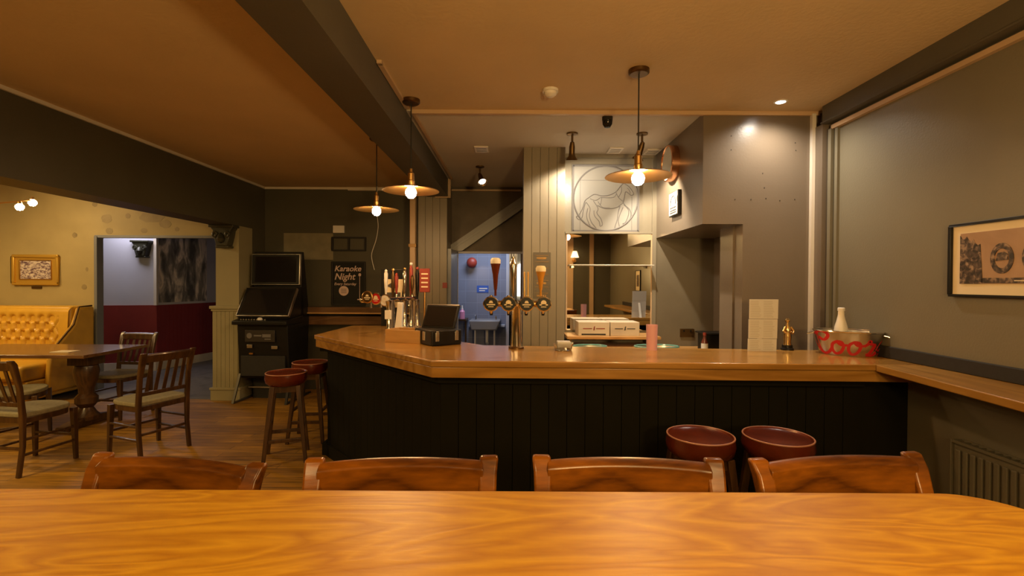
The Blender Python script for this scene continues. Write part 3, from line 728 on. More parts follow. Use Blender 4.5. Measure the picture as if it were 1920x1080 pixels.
# ================================================================ beer fonts
def badge(parent, x, y, z, r, rim=CHROME, face=BLACK, emb=CREAM, kind=0):
    b = obj('badge', MB().lathe([(0, 0), (r, 0), (r, .014), (r*.86, .018), (r*.84, .013), (0, .013)], 32, mat=T(x, y, z) @ RX(PI/2)), rim, parent)
    obj('badge_face', disc(r*.84, .0145, 28, (x, y, z)), face, b)
    m = MB()
    m.box(x-r*.55, x+r*.55, y-.0155, y-.0145, z-r*.18, z-r*.02)
    if kind % 2 == 0: m.prism([(x-r*.3, z+r*.1), (x+r*.3, z+r*.1), (x+r*.15, z+r*.42), (x-r*.15, z+r*.42)], y-.0155, y-.0145, 'Y')
    else: m.lathe([(r*.25, 0), (r*.36, 0), (r*.36, .001), (r*.25, .001)], 20, mat=T(x, y-.0145, z+r*.15) @ RX(PI/2))
    m.box(x-r*.35, x+r*.35, y-.0155, y-.0145, z-r*.42, z-r*.32)
    obj('badge_emblem', m, emb, b)
    return b
def glass_handle(parent, x, y, z, h, beer, foam):
    g = obj('tap_handle', MB().lathe([(0, 0), (.008, 0), (.008, .04), (.012, .05), (.020, .15*h/.27), (.034, h-.045), (.036, h-.04)], 20, (x, y, z)), beer, parent)
    obj('foam_top', MB().lathe([(.036, h-.04), (.037, h-.015), (.028, h), (0, h+.003)], 20, (x, y, z)), foam, g)
bp = G(968, 655, ZB)
ft = thing('beer_font', 'chrome four-tap beer font with round black badges on the bar', 'beer font', (bp.x, bp.y+.045, ZB))
zt_ = P(968, 570, bp.y).z-ZB
obj('base', MB().lathe([(0, 0), (.055, 0), (.055, .012), (.047, .018), (0, .018)], 28), BRASSD, ft)
obj('column', MB().lathe([(.043, .016), (.041, .05), (.037, .1), (.037, zt_-.02), (.045, zt_), (0, zt_+.03)], 28), CHROME, ft)
sc_ = bp.y/900
xs = [(v-968)*sc_ for v in (920, 953, 987, 1019)]
obj('cross_arm', MB().lathe([(0, xs[0]-.06), (.012, xs[0]-.058), (.012, xs[0]-.05), (.022, xs[0]-.045), (.022, xs[3]+.045), (.012, xs[3]+.05), (.012, xs[3]+.058), (0, xs[3]+.06)], 20, mat=T(0, 0, zt_) @ RY(PI/2)), BRASS, ft)
for i, x in enumerate(xs):
    badge(ft, x, -.03, zt_, .054, kind=i)
    tp = obj('tap', MB().tube([(x, .0, zt_-.01), (x, .02, zt_-.05), (x, .03, zt_-.075)], .011, 10).lathe([(.014, .02), (.014, .045), (.010, .06), (0, .06)], 14, (x, 0, zt_)), CHROME, ft)
    obj('nozzle', MB().lathe([(.010, -.085), (.013, -.07), (.012, -.055)], 12, (x, .03, zt_)), BLACK, tp)
glass_handle(ft, (928-968)*sc_, 0, zt_+.055, .27, STOUT, WHITE)
glass_handle(ft, (1014-968)*sc_, 0, zt_+.055, .215, ALE, CREAM)
obj('tap_handle', MB().lathe([(0, 0), (.009, 0), (.014, .06), (.020, .14), (.028, .22), (.026, .24), (.014, .26), (.012, .285), (0, .29)], 20, ((962-968)*sc_, 0, zt_+.05)), CHROME, ft, label='polished tapered tap handle')
for x in (983, 990): obj('tap_handle', MB().lathe([(.006, 0), (.007, .17), (.004, .178), (0, .178)], 10, ((x-968)*sc_, 0, zt_+.05)), BRASS, ft, label='slim rod handle')
# the second font on the angled arm of the bar
f2 = thing('beer_font', 'crowded beer font with red and gold tap handles beside the black board', 'beer font', (-1.19, 4.72, ZB), math.radians(62))
def w2l(px, py, Y):
    v = P(px, py, Y); return v
z2 = .30
obj('base', MB().lathe([(0, 0), (.055, 0), (.055, .014), (0, .018)], 20), BRASSD, f2)
obj('column', MB().lathe([(.04, .014), (.035, .06), (.035, z2-.01), (0, z2+.01)], 20), CHROME, f2)
obj('cross_arm', MB().lathe([(0, -.40), (.022, -.39), (.022, .39), (0, .40)], 18, mat=T(0, 0, z2) @ RY(PI/2)), CHROME, f2)
hs_ = [(-.33, REDP, CREAM), (-.2, RED, WHITE), (-.07, WHITE, RED), (.08, BLACK, CREAM), (.2, BLACK, WHITE), (.32, BRASSD, CREAM)]
for i, (x, fc, em) in enumerate(hs_):
    obj('tap', MB().tube([(x, -.02, z2), (x, -.055, z2-.02), (x, -.06, z2-.07)], .010, 8).lathe([(.014, .0), (.013, .05), (0, .055)], 12, (x, 0, z2)), CHROME, f2)
    hm = [BRASS, BLACK, WHITE, REDP, CHROME, BRASSD][i]; hh_ = [.0, .0, .25, .22, .26, .2][i]
    if hh_: obj('tap_handle', MB().lathe([(.007, .05), (.010, .08), (.016, .12), (.019, hh_), (.012, hh_+.02), (.014, hh_+.03), (0, hh_+.045)], 14, (x, 0, z2)), hm, f2)
for i, (px, fc) in enumerate(((690, BRASSD), (706, RED), (723, WHITE))):     # round lenses facing the drinkers
    v = P(px, 557+i*3, 4.28+.05*i); rel = (Matrix.Rotation(-f2.rotation_euler[2], 4, 'Z') @ Vector((v.x-f2.location[0], v.y-f2.location[1], 0)))
    lb = badge(f2, 0, 0, 0, .055, CHROME if i else BRASS, fc, CREAM, i)
    lb.location = (rel.x, rel.y, v.z-ZB); lb.rotation_euler = (0, 0, -math.radians(62)-.25)
    obj('lens_arm', MB().tube([(rel.x, rel.y, v.z-ZB), (-.30+.14*i, 0, z2)], .008, 8), CHROME, f2)
# slim hand pumps behind the font
for i, (px, py0, mt, hm, lb) in enumerate(((737, 505, BRASSD, BRASS, 'brass topped wooden hand pump in front of the poster board'), (757, 503, BRASS, BRASS, 'slim gold hand pump right of the poster board'),
        (771, 494, REDP, WHITE, 'tall red hand pump with white knob among the taps'), (781, 502, BLACK, REDP, 'dark hand pump with a small red tip beside the red sign'))):
    v = P(px, py0, 5.02); h = v.z-ZB
    hpn = thing('hand_pump', lb, 'hand pump', (v.x, 5.02+.05*(i % 2), ZB), 0, 'hand pumps on the far arm of the bar')
    obj('pedestal', MB().lathe([(0, 0), (.035, 0), (.032, .03), (.022, .06), (.022, .26), (.026, .28), (0, .30)], 16), CHROME, hpn)
    obj('handle', MB().lathe([(.008, .28), (.012, .34), (.018, .40), (.020, h-.06), (.012, h-.03), (.008, h-.02)], 14), mt, hpn)
    obj('knob', MB().lathe([(.006, h-.025), (.018, h-.01), (.014, h+.008), (0, h+.012)], 14), hm, hpn)
# board standing behind
a, b = P(715, 505, 5.12), P(762, 600, 5.12)
bd = thing('display_board', 'black display board with a cream poster behind the taps', 'board', ((a.x+b.x)/2, 5.12, ZB), 0)
hw = (b.x-a.x)/2
obj('board', MB().box(-hw, hw, -.01, .01, 0, a.z-ZB), BLACK, bd, .004)
obj('poster', MB().prism([(-hw+.03, .50), (hw-.03, .50), (hw-.06, .20), (-hw+.055, .20)], -.013, -.01, 'Y'), CREAM, bd)
obj('print', MB().prism([(-.06, .44), (-.01, .47), (.05, .44), (.05, .42), (.0, .40), (-.06, .42)], -.015, -.013, 'Y').box(-hw+.06, hw-.06, -.015, -.013, .26, .36), INK, bd)
a, b = P(786, 507, 5.05), P(800, 548, 5.05)
rs = thing('red_pump_clip', 'upright red sign on a steel stem at the right of the taps', 'sign', ((a.x+b.x)/2+.02, 5.05, ZB))
obj('stem', MB().lathe([(.03, 0), (.03, .01), (.012, .02), (.012, b.z-ZB+.02), (0, b.z-ZB+.02)], 14), BRASS, rs)
obj('plate', MB().box(-.055, .055, -.015, .015, b.z-ZB, a.z-ZB+.02), REDP, rs, .006)
m = MB()
for k_ in range(4): m.box(-.035, .035, -.017, -.015, b.z-ZB+.05+k_*.045, b.z-ZB+.065+k_*.045)
obj('lettering', m, CREAM, rs)
a, b = P(742, 565, 4.5), P(757, 612, 4.5)
ds = obj('leaflet_stand', MB().prism([(-.04, 0), (.06, 0), (.06, .02), (.035, .03), (.045, .28), (.0, .28), (-.03, .03)], -.03, .03, 'Y'), WHITE, None, .004, loc=((a.x+b.x)/2, 4.45, ZB))
tag(ds, 'white angled plastic stand under the crowded taps', 'stand')
a = G(728, 628, ZB)
ch = thing('drip_column', 'slim chrome column with a small white badge left of the wooden crate', 'beer font', (a.x, a.y+.02, ZB))
obj('column', MB().lathe([(0, 0), (.04, 0), (.03, .02), (.022, .04), (.022, .26), (.03, .30), (0, .31)], 16), CHROME, ch)
obj('badge', MB().box(-.03, .03, -.03, -.02, .14, .22), WHITE, ch, .003)
# wooden crate
a, b = G(722, 641, ZB), G(787, 645, ZB)
d = (b-a); cr = thing('wooden_crate', 'low pine crate on the bar left of the black till case', 'crate', (a.x, a.y, ZB), math.atan2(d.y, d.x))
L = d.length
obj('front', MB().box(0, L, 0, .012, 0, .10), OAKL, cr, .002); obj('back', MB().box(0, L, .18, .192, 0, .10), OAKL, cr, .002)
obj('side', MB().box(0, .012, .012, .18, 0, .10), OAKL, cr, .002); obj('side', MB().box(L-.012, L, .012, .18, 0, .10), OAKL, cr, .002)
obj('bottom', MB().box(.012, L-.012, .012, .18, 0, .01), OAKL, cr)
# black open case
a, b, c = G(809, 650, ZB), G(859, 646, ZB), G(788, 640, ZB)
dx = (b-a); tk = thing('till_case', 'open black till case with raised lid and steel latches on the bar', 'case', (a.x, a.y, ZB), math.atan2(dx.y, dx.x))
LW = dx.length+.03; LD = .30
m = MB().box(0, LW, 0, LD, 0, .115)
obj('body', m, BLACK, tk, .010)
for x in (.03, LW-.06): obj('latch', MB().box(x, x+.03, -.008, .0, .035, .10).box(x+.005, x+.025, -.012, -.008, .07, .11), STEEL, tk, .002)
obj('latch', MB().box(-.008, 0, .10, .14, .035, .10), STEEL, tk, .002)
obj('latch', MB().box(-.008, 0, .22, .26, .035, .10), STEEL, tk, .002)
# screen of the till, leaning back
q0, q1, q2, q3 = P(772, 580, 3.86), P(823, 583, 3.80), P(838, 614, 3.62), P(786, 618, 3.66)
ti = thing('till_screen', 'black touch screen till leaning back behind the open case', 'till', (q3.x, q3.y+.05, ZB), math.radians(-18))
m = MB(); 
scr = [(-.02, .0), (.23, .0), (.20, .02), (.0, .02)]
obj('base', MB().prism([(0, 0), (.20, 0), (.20, .12), (.12, .16), (0, .06)], 0.0, .20, 'X', T(0, .02, 0)), BLACK, ti, .006)
mt = T(-.03, .10, .13) @ RX(math.radians(38))
s_ = obj('screen', MB().box(0, .28, -.012, .012, 0, .20, mat=T(-.02, .06, .28-.17) @ RX(math.radians(-30))), BLACK, ti, .006)
obj('screen_glass', MB().box(.015, .265, -.014, -.012, .015, .185, mat=T(-.02, .06, .28-.17) @ RX(math.radians(-30))), SCREEN, s_)
obj('top_edge', MB().box(.0, .28, -.013, .013, .198, .206, mat=T(-.02, .06, .28-.17) @ RX(math.radians(-30))), STEEL, s_)

# ================================================================ karaoke wall
def onwall(x0, y0, x1, y1, Y): 
    a, b = P(x0, y0, Y), P(x1, y1, Y); return (a.x+b.x)/2, (a.z+b.z)/2, (b.x-a.x)/2, (a.z-b.z)/2
cx, cz, hw, hh = onwall(622, 490, 685, 573, 6.88)
kp = thing('karaoke_poster', 'black framed karaoke night poster on the dark olive wall', 'poster', (cx, 6.895, cz))
frame(kp, hw, hh, .02, .025, BLACKM)
obj('backing', MB().box(-hw+.01, hw-.01, -.010, -.001, -hh+.01, hh-.01), BLACK, kp)
PK = plain('poster_pink_ink', (.62, .45, .38), .7)
obj('lettering', text_mesh('Karaoke', .112, .25, .0008, 'LEFT', .002, T(-hw+.035, -.0115, hh-.14)), PK, kp)
obj('lettering', text_mesh('Night', .130, .25, .0008, 'LEFT', .002, T(-hw+.035, -.0115, hh-.26)), PK, kp)
obj('lettering', text_mesh('Every Saturday', .052, .2, .0008, 'LEFT', .0005, T(-hw+.035, -.0115, hh-.34)), PK, kp)
obj('roundel', disc(.07, .001, 28, (-.07, -.0105, -hh+.21)), PK, kp)
m = MB()
for k_ in range(3): m.box(-.11, -.03, -.0125, -.0115, -hh+.18+k_*.025, -hh+.187+k_*.025)
obj('roundel_print', m, INK, kp)
obj('microphone_drawing', MB().box(.155, .162, -.012, -.0105, -hh+.09, hh-.20).box(.125, .19, -.012, -.0105, -hh+.08, -hh+.093).prism([(.142, hh-.21), (.175, hh-.21), (.178, hh-.18), (.16, hh-.165), (.14, hh-.18)], -.012, -.0105, 'Y'), PK, kp)
cx, cz, hw, hh = onwall(622, 444, 686, 471, 6.88)
dfm = thing('picture_frame', 'black twin picture frame without pictures above the karaoke poster', 'frame', (cx, 6.897, cz))
frame(dfm, hw, hh, .022, .03, BLACKM); obj('divider', MB().box(-.012, .012, -.03, 0, -hh+.02, hh-.02), BLACKM, dfm)
cx, cz, hw, hh = onwall(625, 423, 646, 437, 6.88)
wb = obj('sensor_box', MB().box(-hw, hw, -.04, 0, -hh, hh), WHITE, None, .006, loc=(cx, 6.897, cz)); tag(wb, 'small white box above the black twin frame', 'control box')
pc = [P(707, 405, 6.8), P(709, 425, 6.8), P(705, 450, 6.8), P(697, 475, 6.8), P(698, 490, 6.8), P(702, 506, 6.8)]
pcm = MB().tube([(pc[0].x, 6.8, ZC)]+[(pc[0].x, 6.8, pc[0].z+.1)]+catmull(pc, 4), .005, 6)
tag(obj('pull_cord', pcm, WHITE), 'thin white cord dangling from the ceiling beside the poster', 'cord')
ws = thing('wall_shelf', 'oak drinks shelf on the wall below the karaoke poster', 'shelf', (0, 0, 0))
zt_ = P(640, 576, 6.62).z; xa, xb = -2.88, -1.25
obj('board', MB().box(xa, xb, 6.62, 6.898, zt_-.08, zt_), DARKT, ws, .004)
obj('edge_strip', MB().box(xa, xb, 6.60, 6.62, zt_-.092, zt_-.072), OAKL, ws, .003)
obj('apron', MB().box(xa, xb, 6.70, 6.898, zt_-.25, zt_-.13), DARKT, ws, .004)
# quiz machine
qm = thing('quiz_machine', 'black pub quiz machine with two dark screens in the corner', 'arcade machine', (-3.175, 6.08, 0), math.radians(-3))
obj('cabinet', MB().prism([(.06, .50), (.10, .30), (.55, .30), (.60, 1.10), (.45, 1.95), (.40, 1.95), (.36, 1.10), (.02, 1.02), (.02, .95)], -.33, .33, 'X'), BLACK, qm, .008)
obj('console', MB().prism([(-.06, 1.00), (-.06, 1.05), (.10, 1.08), (.38, 1.10), (.38, 1.0)], -.355, .355, 'X'), BLACK, qm, .01)
def scrn(name, x0, x1, ya, za, yb, zb):
    d = Vector((0, yb-ya, zb-za)); L_ = d.length; ang = math.atan2(yb-ya, zb-za)
    mt = T(0, ya, za) @ RX(-ang)
    s_ = obj(name, MB().box(x0, x1, -.02, .03, 0, L_, mat=mt), STEEL, qm, .008)
    obj('bezel', MB().box(x0+.012, x1-.012, -.024, -.02, .012, L_-.012, mat=mt), BLACK, s_)
    obj('screen_glass', MB().box(x0+.05, x1-.05, -.026, -.024, .04, L_-.04, mat=mt), SCREEN, s_)
scrn('lower_screen', -.345, .345, .02, 1.10, .26, 1.46)
scrn('upper_screen', -.335, .335, .34, 1.50, .36, 1.92)
obj('screen_housing', MB().prism([(.04, 1.08), (.30, 1.48), (.40, 1.48), (.45, 1.08)], -.33, .33, 'X'), BLACK, qm)
m = MB()
for i in range(10): m.box(-.28+i*.035, -.26+i*.035, .0, .02, 1.055, 1.072)
obj('keys', m, STEEL, qm)
obj('push_button', MB().lathe([(.03, 0), (.03, .02), (.02, .03), (0, .032)], 18, (-.02, .0, 1.06)), WHITE, qm)
obj('name_plate', MB().box(-.22, .17, .005, .02, .78, .93), plain('smoky_plate', (.035, .030, .025), .3), qm, .004)
obj('emblem', disc(.035, .004, 20, (-.16, .004, .86)), INKG, qm)
obj('plate_lettering', MB().box(-.10, .0, .0, .006, .85, .87).box(.01, .12, .0, .006, .84, .88).box(.04, .12, .0, .006, .81, .825), INKG, qm)
obj('coin_slot', MB().box(-.20, -.13, .012, .03, .70, .745), STEEL, qm, .003); obj('note_slot', MB().box(.12, .20, .012, .03, .69, .73), STEEL, qm, .003)
obj('cup_flap', MB().box(-.17, -.12, .012, .035, .62, .64), BRASS, qm)
obj('cash_door', MB().box(-.29, .29, .028, .06, .34, .60), BLACKM, qm, .004)
for s in (-1, 1):
    obj('leg', MB().bar((s*.33, .08, .36), (s*.345, -.05, .0), .03, .02).bar((s*.345, -.05, .012), (s*.33, .62, .012), .03, .022), plain('dull_dark_steel', (.16, .15, .13), .4, .8) if s < 0 else BLACKM, qm)
obj('cross_bar', MB().box(-.33, .33, .25, .28, .14, .16), STEEL, qm)
obj('pedestal', MB().box(-.28, .28, .28, .58, .0, .31), BLACKM, qm)
# pipes by the boarded pillar
pi = thing('white_pipe', 'pale boxed pipe rising beside the boarded pillar', 'pipe', (0, 0, 0))
a = P(776, 400, 6.2)
obj('pipe', MB().box(a.x-.045, a.x+.03, 6.15, 6.24, 1.0, 2.66), TRIMD, pi, .01)
obj('bracket', MB().box(a.x-.055, a.x+.04, 6.14, 6.25, 2.0, 2.04), BRASSD, pi)
rst = obj('red_notice', MB().box(-.03, .03, -.002, .002, -.035, .035), REDP, None, loc=tuple(P(834, 535, 6.24))); rst.location.y = 6.243
tag(rst, 'small red notice on the boarded pillar near the kitchenette door', 'notice')
fb = P(884, 492, 8.1); bl = thing('fire_bell', 'round red fire bell on the blue tiled wall', 'bell', (fb.x, 8.3, fb.z))
obj('backbox', MB().box(-.06, .06, -.12, 0, -.06, .06), BLACK, bl, .004)
obj('gong', MB().lathe([(0, -.05), (.04, -.045), (.08, -.02), (.088, 0), (.088, .01), (0, .01)], 28, mat=T(0, -.13, 0) @ RX(-PI/2)), REDP, bl)
fb = P(905, 542, 8.28); bs = thing('blue_notice', 'blue and white notice on the tiled kitchenette wall', 'notice', (fb.x, 8.297, fb.z))
obj('plate', MB().box(-.10, .10, -.004, 0, -.06, .06), BLUES, bs)
obj('lettering', MB().box(-.06, .08, -.006, -.004, .0, .02).box(-.06, .04, -.006, -.004, -.035, -.02), WHITE, bs)
fb = P(907, 602, 8.0); sk = thing('hand_basin', 'small white basin on the blue tiled kitchenette wall', 'basin', (fb.x, 8.05, 0))
z_ = fb.z
obj('bowl', MB().prism([(-.24, z_+.02), (.28, z_+.02), (.22, z_-.14), (-.2, z_-.14)], -.2, .25, 'Y'), plain('grey_ceramic', (.25, .25, .27), .25), sk, .02)
obj('tap', MB().tube([(-.14, .1, z_), (-.14, .1, z_+.09), (-.14, .0, z_+.10), (-.14, -.02, z_+.07)], .012, 8), CHROME, sk)
obj('tap', MB().tube([(.2, .1, z_), (.2, .1, z_+.06), (.2, .0, z_+.07)], .012, 8), CHROME, sk)
obj('waste_pipe', MB().tube([(.05, .0, z_-.14), (.05, .0, z_-.35), (.05, .1, z_-.40), (.05, .25, z_-.40)], .025, 10), WHITE, sk)
for s in (-.14, .18): obj('leg', MB().tube([(s, -.1, z_-.14), (s, -.1, 0)], .014, 8), WHITE, sk)
obj('splash_shelf', MB().box(-.26, .35, .1, .25, z_-.11, z_-.08), LILAC, sk)
fb = P(866, 598, 8.0)
sp_ = thing('shelf_unit', 'dark low shelf holding the pink soap bottle in the kitchenette', 'shelf', (fb.x, 8.05, 0))
obj('board', MB().box(-.12, .08, -.12, .24, fb.z-.03, fb.z), DARKW, sp_); 
for s in (-.1, .06): obj('leg', MB().bar((s, 0, 0), (s, 0, fb.z-.03), .03, .03), DARKW, sp_)
so = thing('soap_bottle', 'pink soap bottle with white pump in the kitchenette', 'bottle', (fb.x, 8.05, fb.z))
obj('body', MB().lathe([(0, 0), (.045, 0), (.045, .12), (.02, .15), (.018, .16), (0, .16)], 18), plain('pink_soap', (.75, .30, .50), .3), so)
obj('pump', MB().lathe([(.02, .16), (.012, .18), (.012, .22), (0, .225)], 12), WHITE, so)
# arched bright window and curtain in the passage
wd = obj('window_1', MB().prism([(0, 0)]+[(0, .55)]+[(.16-.16*math.cos(PI*i/8), .55+.16*math.sin(PI*i/8)) for i in range(1, 8)]+[(.32, .55), (.32, 0)], 0, .02, 'Y'), WINDOW, None, loc=(P(965, 555, 10.45).x, 10.46, P(965, 555, 10.45).z))
wd['kind'] = 'structure'
m = MB(); ca = P(952, 480, 9.6); n_ = 14
poly = [(ca.x-.05+.24*i/n_, 9.6+.02*math.sin(i*2.2)) for i in range(n_+1)]
m.prism(poly+[(x, y+.012) for x, y in reversed(poly)], .9, 2.2)
tag(obj('curtain', m, CURT), 'beige curtain hanging in the passage beyond the kitchenette', 'curtain')
bc_ = thing('dark_crate_stack', 'dark crates stacked in the passage behind the bar font', 'crate', (.02, 9.0, 0))
for k_ in range(3): obj('crate', MB().box(-.15, .3, -.15, .2, k_*.33, k_*.33+.30), BLACKM, bc_, .01)

# ================================================================ lamps and ceiling fittings
def pendant(loc, label):
    t = thing('pendant_lamp', label, 'pendant lamp', loc, 0, 'brass pendant lamps over the bar')   # loc at the ceiling
    zd = loc[2]-2.235
    obj('canopy', MB().lathe([(0, 0), (.065, 0), (.065, -.022), (.055, -.03), (0, -.03)], 32), BRASSD, t)
    obj('cord', MB().tube([(0, 0, -.03), (0, 0, -zd+.14)], .0045, 8), BLACKM, t)
    obj('lamp_holder', MB().lathe([(0, .16), (.010, .155), (.012, .13), (.024, .12), (.024, .07), (.028, .065), (.028, .03), (.022, .02)], 24, (0, 0, -zd)), BRASS, t)
    obj('lamp_shade', MB().lathe([(.022, .03), (.06, .028), (.12, .012), (.205, -.006), (.208, -.010), (.205, -.010), (.12, .006), (.06, .020), (.02, .022)], 48, (0, 0, -zd)), BRASS, t)
    obj('bulb', MB().lathe([(0, -.066), (.02, -.061), (.035, -.045), (.041, -.022), (.036, .0), (.022, .015), (.016, .022)], 24, (0, 0, -zd)), BULB, t)
    return t
p = G(1198, 131, ZC); pd = pendant((p.x, p.y, ZC), 'brass disc pendant lamp in front of the horse panel')
p = G(771, 187, ZC); dup(pd, (p.x, p.y, ZC), 0, 'brass disc pendant lamp nearest the dark centre beam')
pd2 = P(706, 384, 4.5); dup(pd, (pd2.x, 4.5, ZC), 0, 'brass disc pendant lamp above the crowded taps, furthest left')
# ceiling spotlights; no pendants are built behind the camera
def spotlight(loc, tgt, label, lit):
    t = thing('spotlight', label, 'spotlight', loc, 0, 'ceiling spotlights')
    obj('ceiling_plate', MB().lathe([(0, 0), (.05, 0), (.05, -.012), (.02, -.02), (0, -.02)], 24), BRASSD, t)
    obj('arm', MB().tube([(0, 0, -.015), (0, 0, -.09)], .010, 10), BRASSD, t)
    d = Vector(tgt).normalized(); q = d.to_track_quat('-Z', 'Y').to_matrix().to_4x4()
    mt = T(0, 0, -.10) @ q
    h = obj('head', MB().lathe([(.0, .03), (.018, .02), (.026, -.02), (.026, -.07), (.032, -.10), (.056, -.135), (.054, -.135), (.030, -.11), (.02, -.10), (0, -.10)], 24, mat=mt), BRASSD, t)
    obj('lens', MB().lathe([(0, -.118), (.036, -.118), (.036, -.112), (0, -.112)], 20, mat=mt), LENS, h)
    return t
for px, py, tgt, lb in ((1073, 250, (.0, .25, -1), 'brass spotlight on the ceiling by the boarded column top'), (1204, 250, (-.25, .3, -1), 'brass spotlight behind the nearest pendant lamp cord'), (900, 312, (.35, -.75, -1), 'lit spotlight near the stair panel pointing down')):
    p = G(px, py, ZC-.01); spotlight((p.x, p.y, ZC-.01), tgt, lb, 1)
p = G(1461, 192, ZC); dl = thing('downlight', 'small recessed white downlight in the ceiling above the alcove pier', 'downlight', (p.x, p.y-.02, ZC))
obj('ring', MB().lathe([(.034, -.001), (.048, -.001), (.048, -.005), (.034, -.007), (.034, -.001)], 28), WHITE, dl); obj('lens', MB().lathe([(0, -.002), (.033, -.002), (.033, -.006), (0, -.006)], 24), LENSD, dl)
p = G(1032, 168, ZC); sd = thing('smoke_detector', 'white round smoke detector on the ceiling', 'smoke detector', (p.x, p.y, ZC))
obj('base', MB().lathe([(0, 0), (.055, 0), (.055, -.018), (0, -.018)], 28), WHITE, sd); obj('head', MB().lathe([(.045, -.018), (.042, -.035), (.025, -.05), (0, -.052)], 28), WHITE, sd)
p = G(1139, 217, ZC); cc = thing('dome_camera', 'small dark dome camera on the ceiling behind the cream trim', 'camera', (p.x, p.y, ZC-.01))
obj('mount', MB().lathe([(0, 0), (.042, 0), (.042, -.03), (0, -.03)], 24), BLACKM, cc); obj('dome', MB().lathe([(.042, -.03), (.038, -.06), (.022, -.085), (0, -.09)], 24), SCREEN, cc)
for px, py, lb in ((903, 279, 'flat pale vent on the ceiling behind the centre beam'), (1153, 281, 'flat pale vent on the ceiling between the two spotlights'), (1222, 284, 'flat pale vent on the ceiling right of the second spotlight')):
    p = G(px, py, ZC-.01); v = thing('ceiling_vent', lb, 'vent', (p.x, p.y, ZC-.01), 0, 'ceiling vents')
    obj('plate', MB().box(-.07, .07, -.10, .10, -.012, 0), WHITE, v, .003)
    for k_ in range(3): obj('slot', MB().box(-.05, .05, -.06+k_*.05, -.05+k_*.05, -.014, -.012), INKG, v)

# ================================================================ chairs
def make_chair(label, group, seat_h, tot_h, fr_mat, W=.48, cushion=True, rise=.085):
    t = thing('slat_back_chair', label, 'chair', (0, 0, 0), 0, group)    # sitter faces -Y; the back stands at y = +.2
    h = W/2-.025; D = .20; bk = tot_h-seat_h
    wood_ = fr_mat
    for s in (-1, 1):
        pts = [(s*h, D+.03, 0), (s*h, D, seat_h*.5), (s*h, D, seat_h), (s*h, D+.02, seat_h+bk*.5), (s*h, D+.065, tot_h-.035), (s*(h+.004), D+.085, tot_h)]
        m = MB()
        vs = []
        for i, p in enumerate(pts):
            wq = (.036, .036, .040, .040, .050, .052)[i]; tq = (.028, .03, .036, .03, .040, .026)[i]
            x, y, z = p; vs += [(x-wq/2, y-tq/2, z), (x+wq/2, y-tq/2, z), (x+wq/2, y+tq/2, z), (x-wq/2, y+tq/2, z)]
        fs = [(3, 2, 1, 0), (20, 21, 22, 23)]
        for i in range(5):
            for j in range(4): fs.append((4*i+j, 4*i+(j+1) % 4, 4*i+4+(j+1) % 4, 4*i+4+j))
        m.add(vs, fs); obj('back_post', m, wood_, t, .008)
        obj('leg', MB().bar((s*(h-.0), -.20, 0), (s*(h-.01), -.19, seat_h-.03), .028, .028, .042, .042), wood_, t, .004)
    n_ = 14; vs = []; fs = []
    for i in range(n_+1):
        u = -1+2*i/n_; x = u*(h-.012); y = D+.066+.026*(1-u*u); zt = tot_h-.010+.003*(1-u*u); zb = tot_h-rise
        for (yy, zz) in ((y-.013-.012, zb), (y+.013-.012, zb), (y+.022, zt-.014), (y+.016, zt-.001), (y-.002, zt), (y-.024, zt-.013)): vs.append((x, yy, zz))
    for i in range(n_):
        for j in range(6): fs.append((6*i+j, 6*i+(j+1) % 6, 6*i+6+(j+1) % 6, 6*i+6+j))
    fs += [tuple(range(6))[::-1], tuple(6*n_+j for j in range(6))]
    obj('top_rail', MB().add(vs, fs), wood_, t, .004)
    obj('lower_rail', MB().box(-h+.015, h-.015, D-.012, D+.014, seat_h+.07, seat_h+.105), wood_, t, .004)
    for i in range(5):
        u = -1+2*(i+.5)/5; x = u*(h-.03)
        obj('slat', MB().bar((x, D+.0, seat_h+.10), (x*1.0, D+.06+.026*(1-u*u), tot_h-rise+.01), .030, .010), wood_, t, .002)
    sw = h+.012
    seat = [(-sw, D), (-sw-.01, -.05)]+[(-sw*math.cos(a_), -.10-.13*math.sin(a_)) for a_ in [PI*i/12 for i in range(0, 13)]]+[(sw+.01, -.05), (sw, D)]
    obj('seat_frame', MB().prism([(x*.96, y*.97) for x, y in seat], seat_h-.065, seat_h-.02), wood_, t, .004)
    obj('seat', MB().prism(seat, seat_h-.02, seat_h+.018), FABRIC if cushion else wood_, t, .012, label='olive cushioned seat' if cushion else None)
    for z_, y0, y1 in ((seat_h*.35, -.19, D), (seat_h*.6, -.19, D)):
        for s in (-1, 1): obj('stretcher', MB().bar((s*h, y0, z_), (s*h, y1, z_), .022, .018), wood_, t, .003)
    obj('stretcher', MB().bar((-h, -.19, seat_h*.45), (h, -.19, seat_h*.45), .022, .018), wood_, t, .003)
    obj('stretcher', MB().bar((-h, D, seat_h*.45), (h, D, seat_h*.45), .022, .018), wood_, t, .003)
    return t
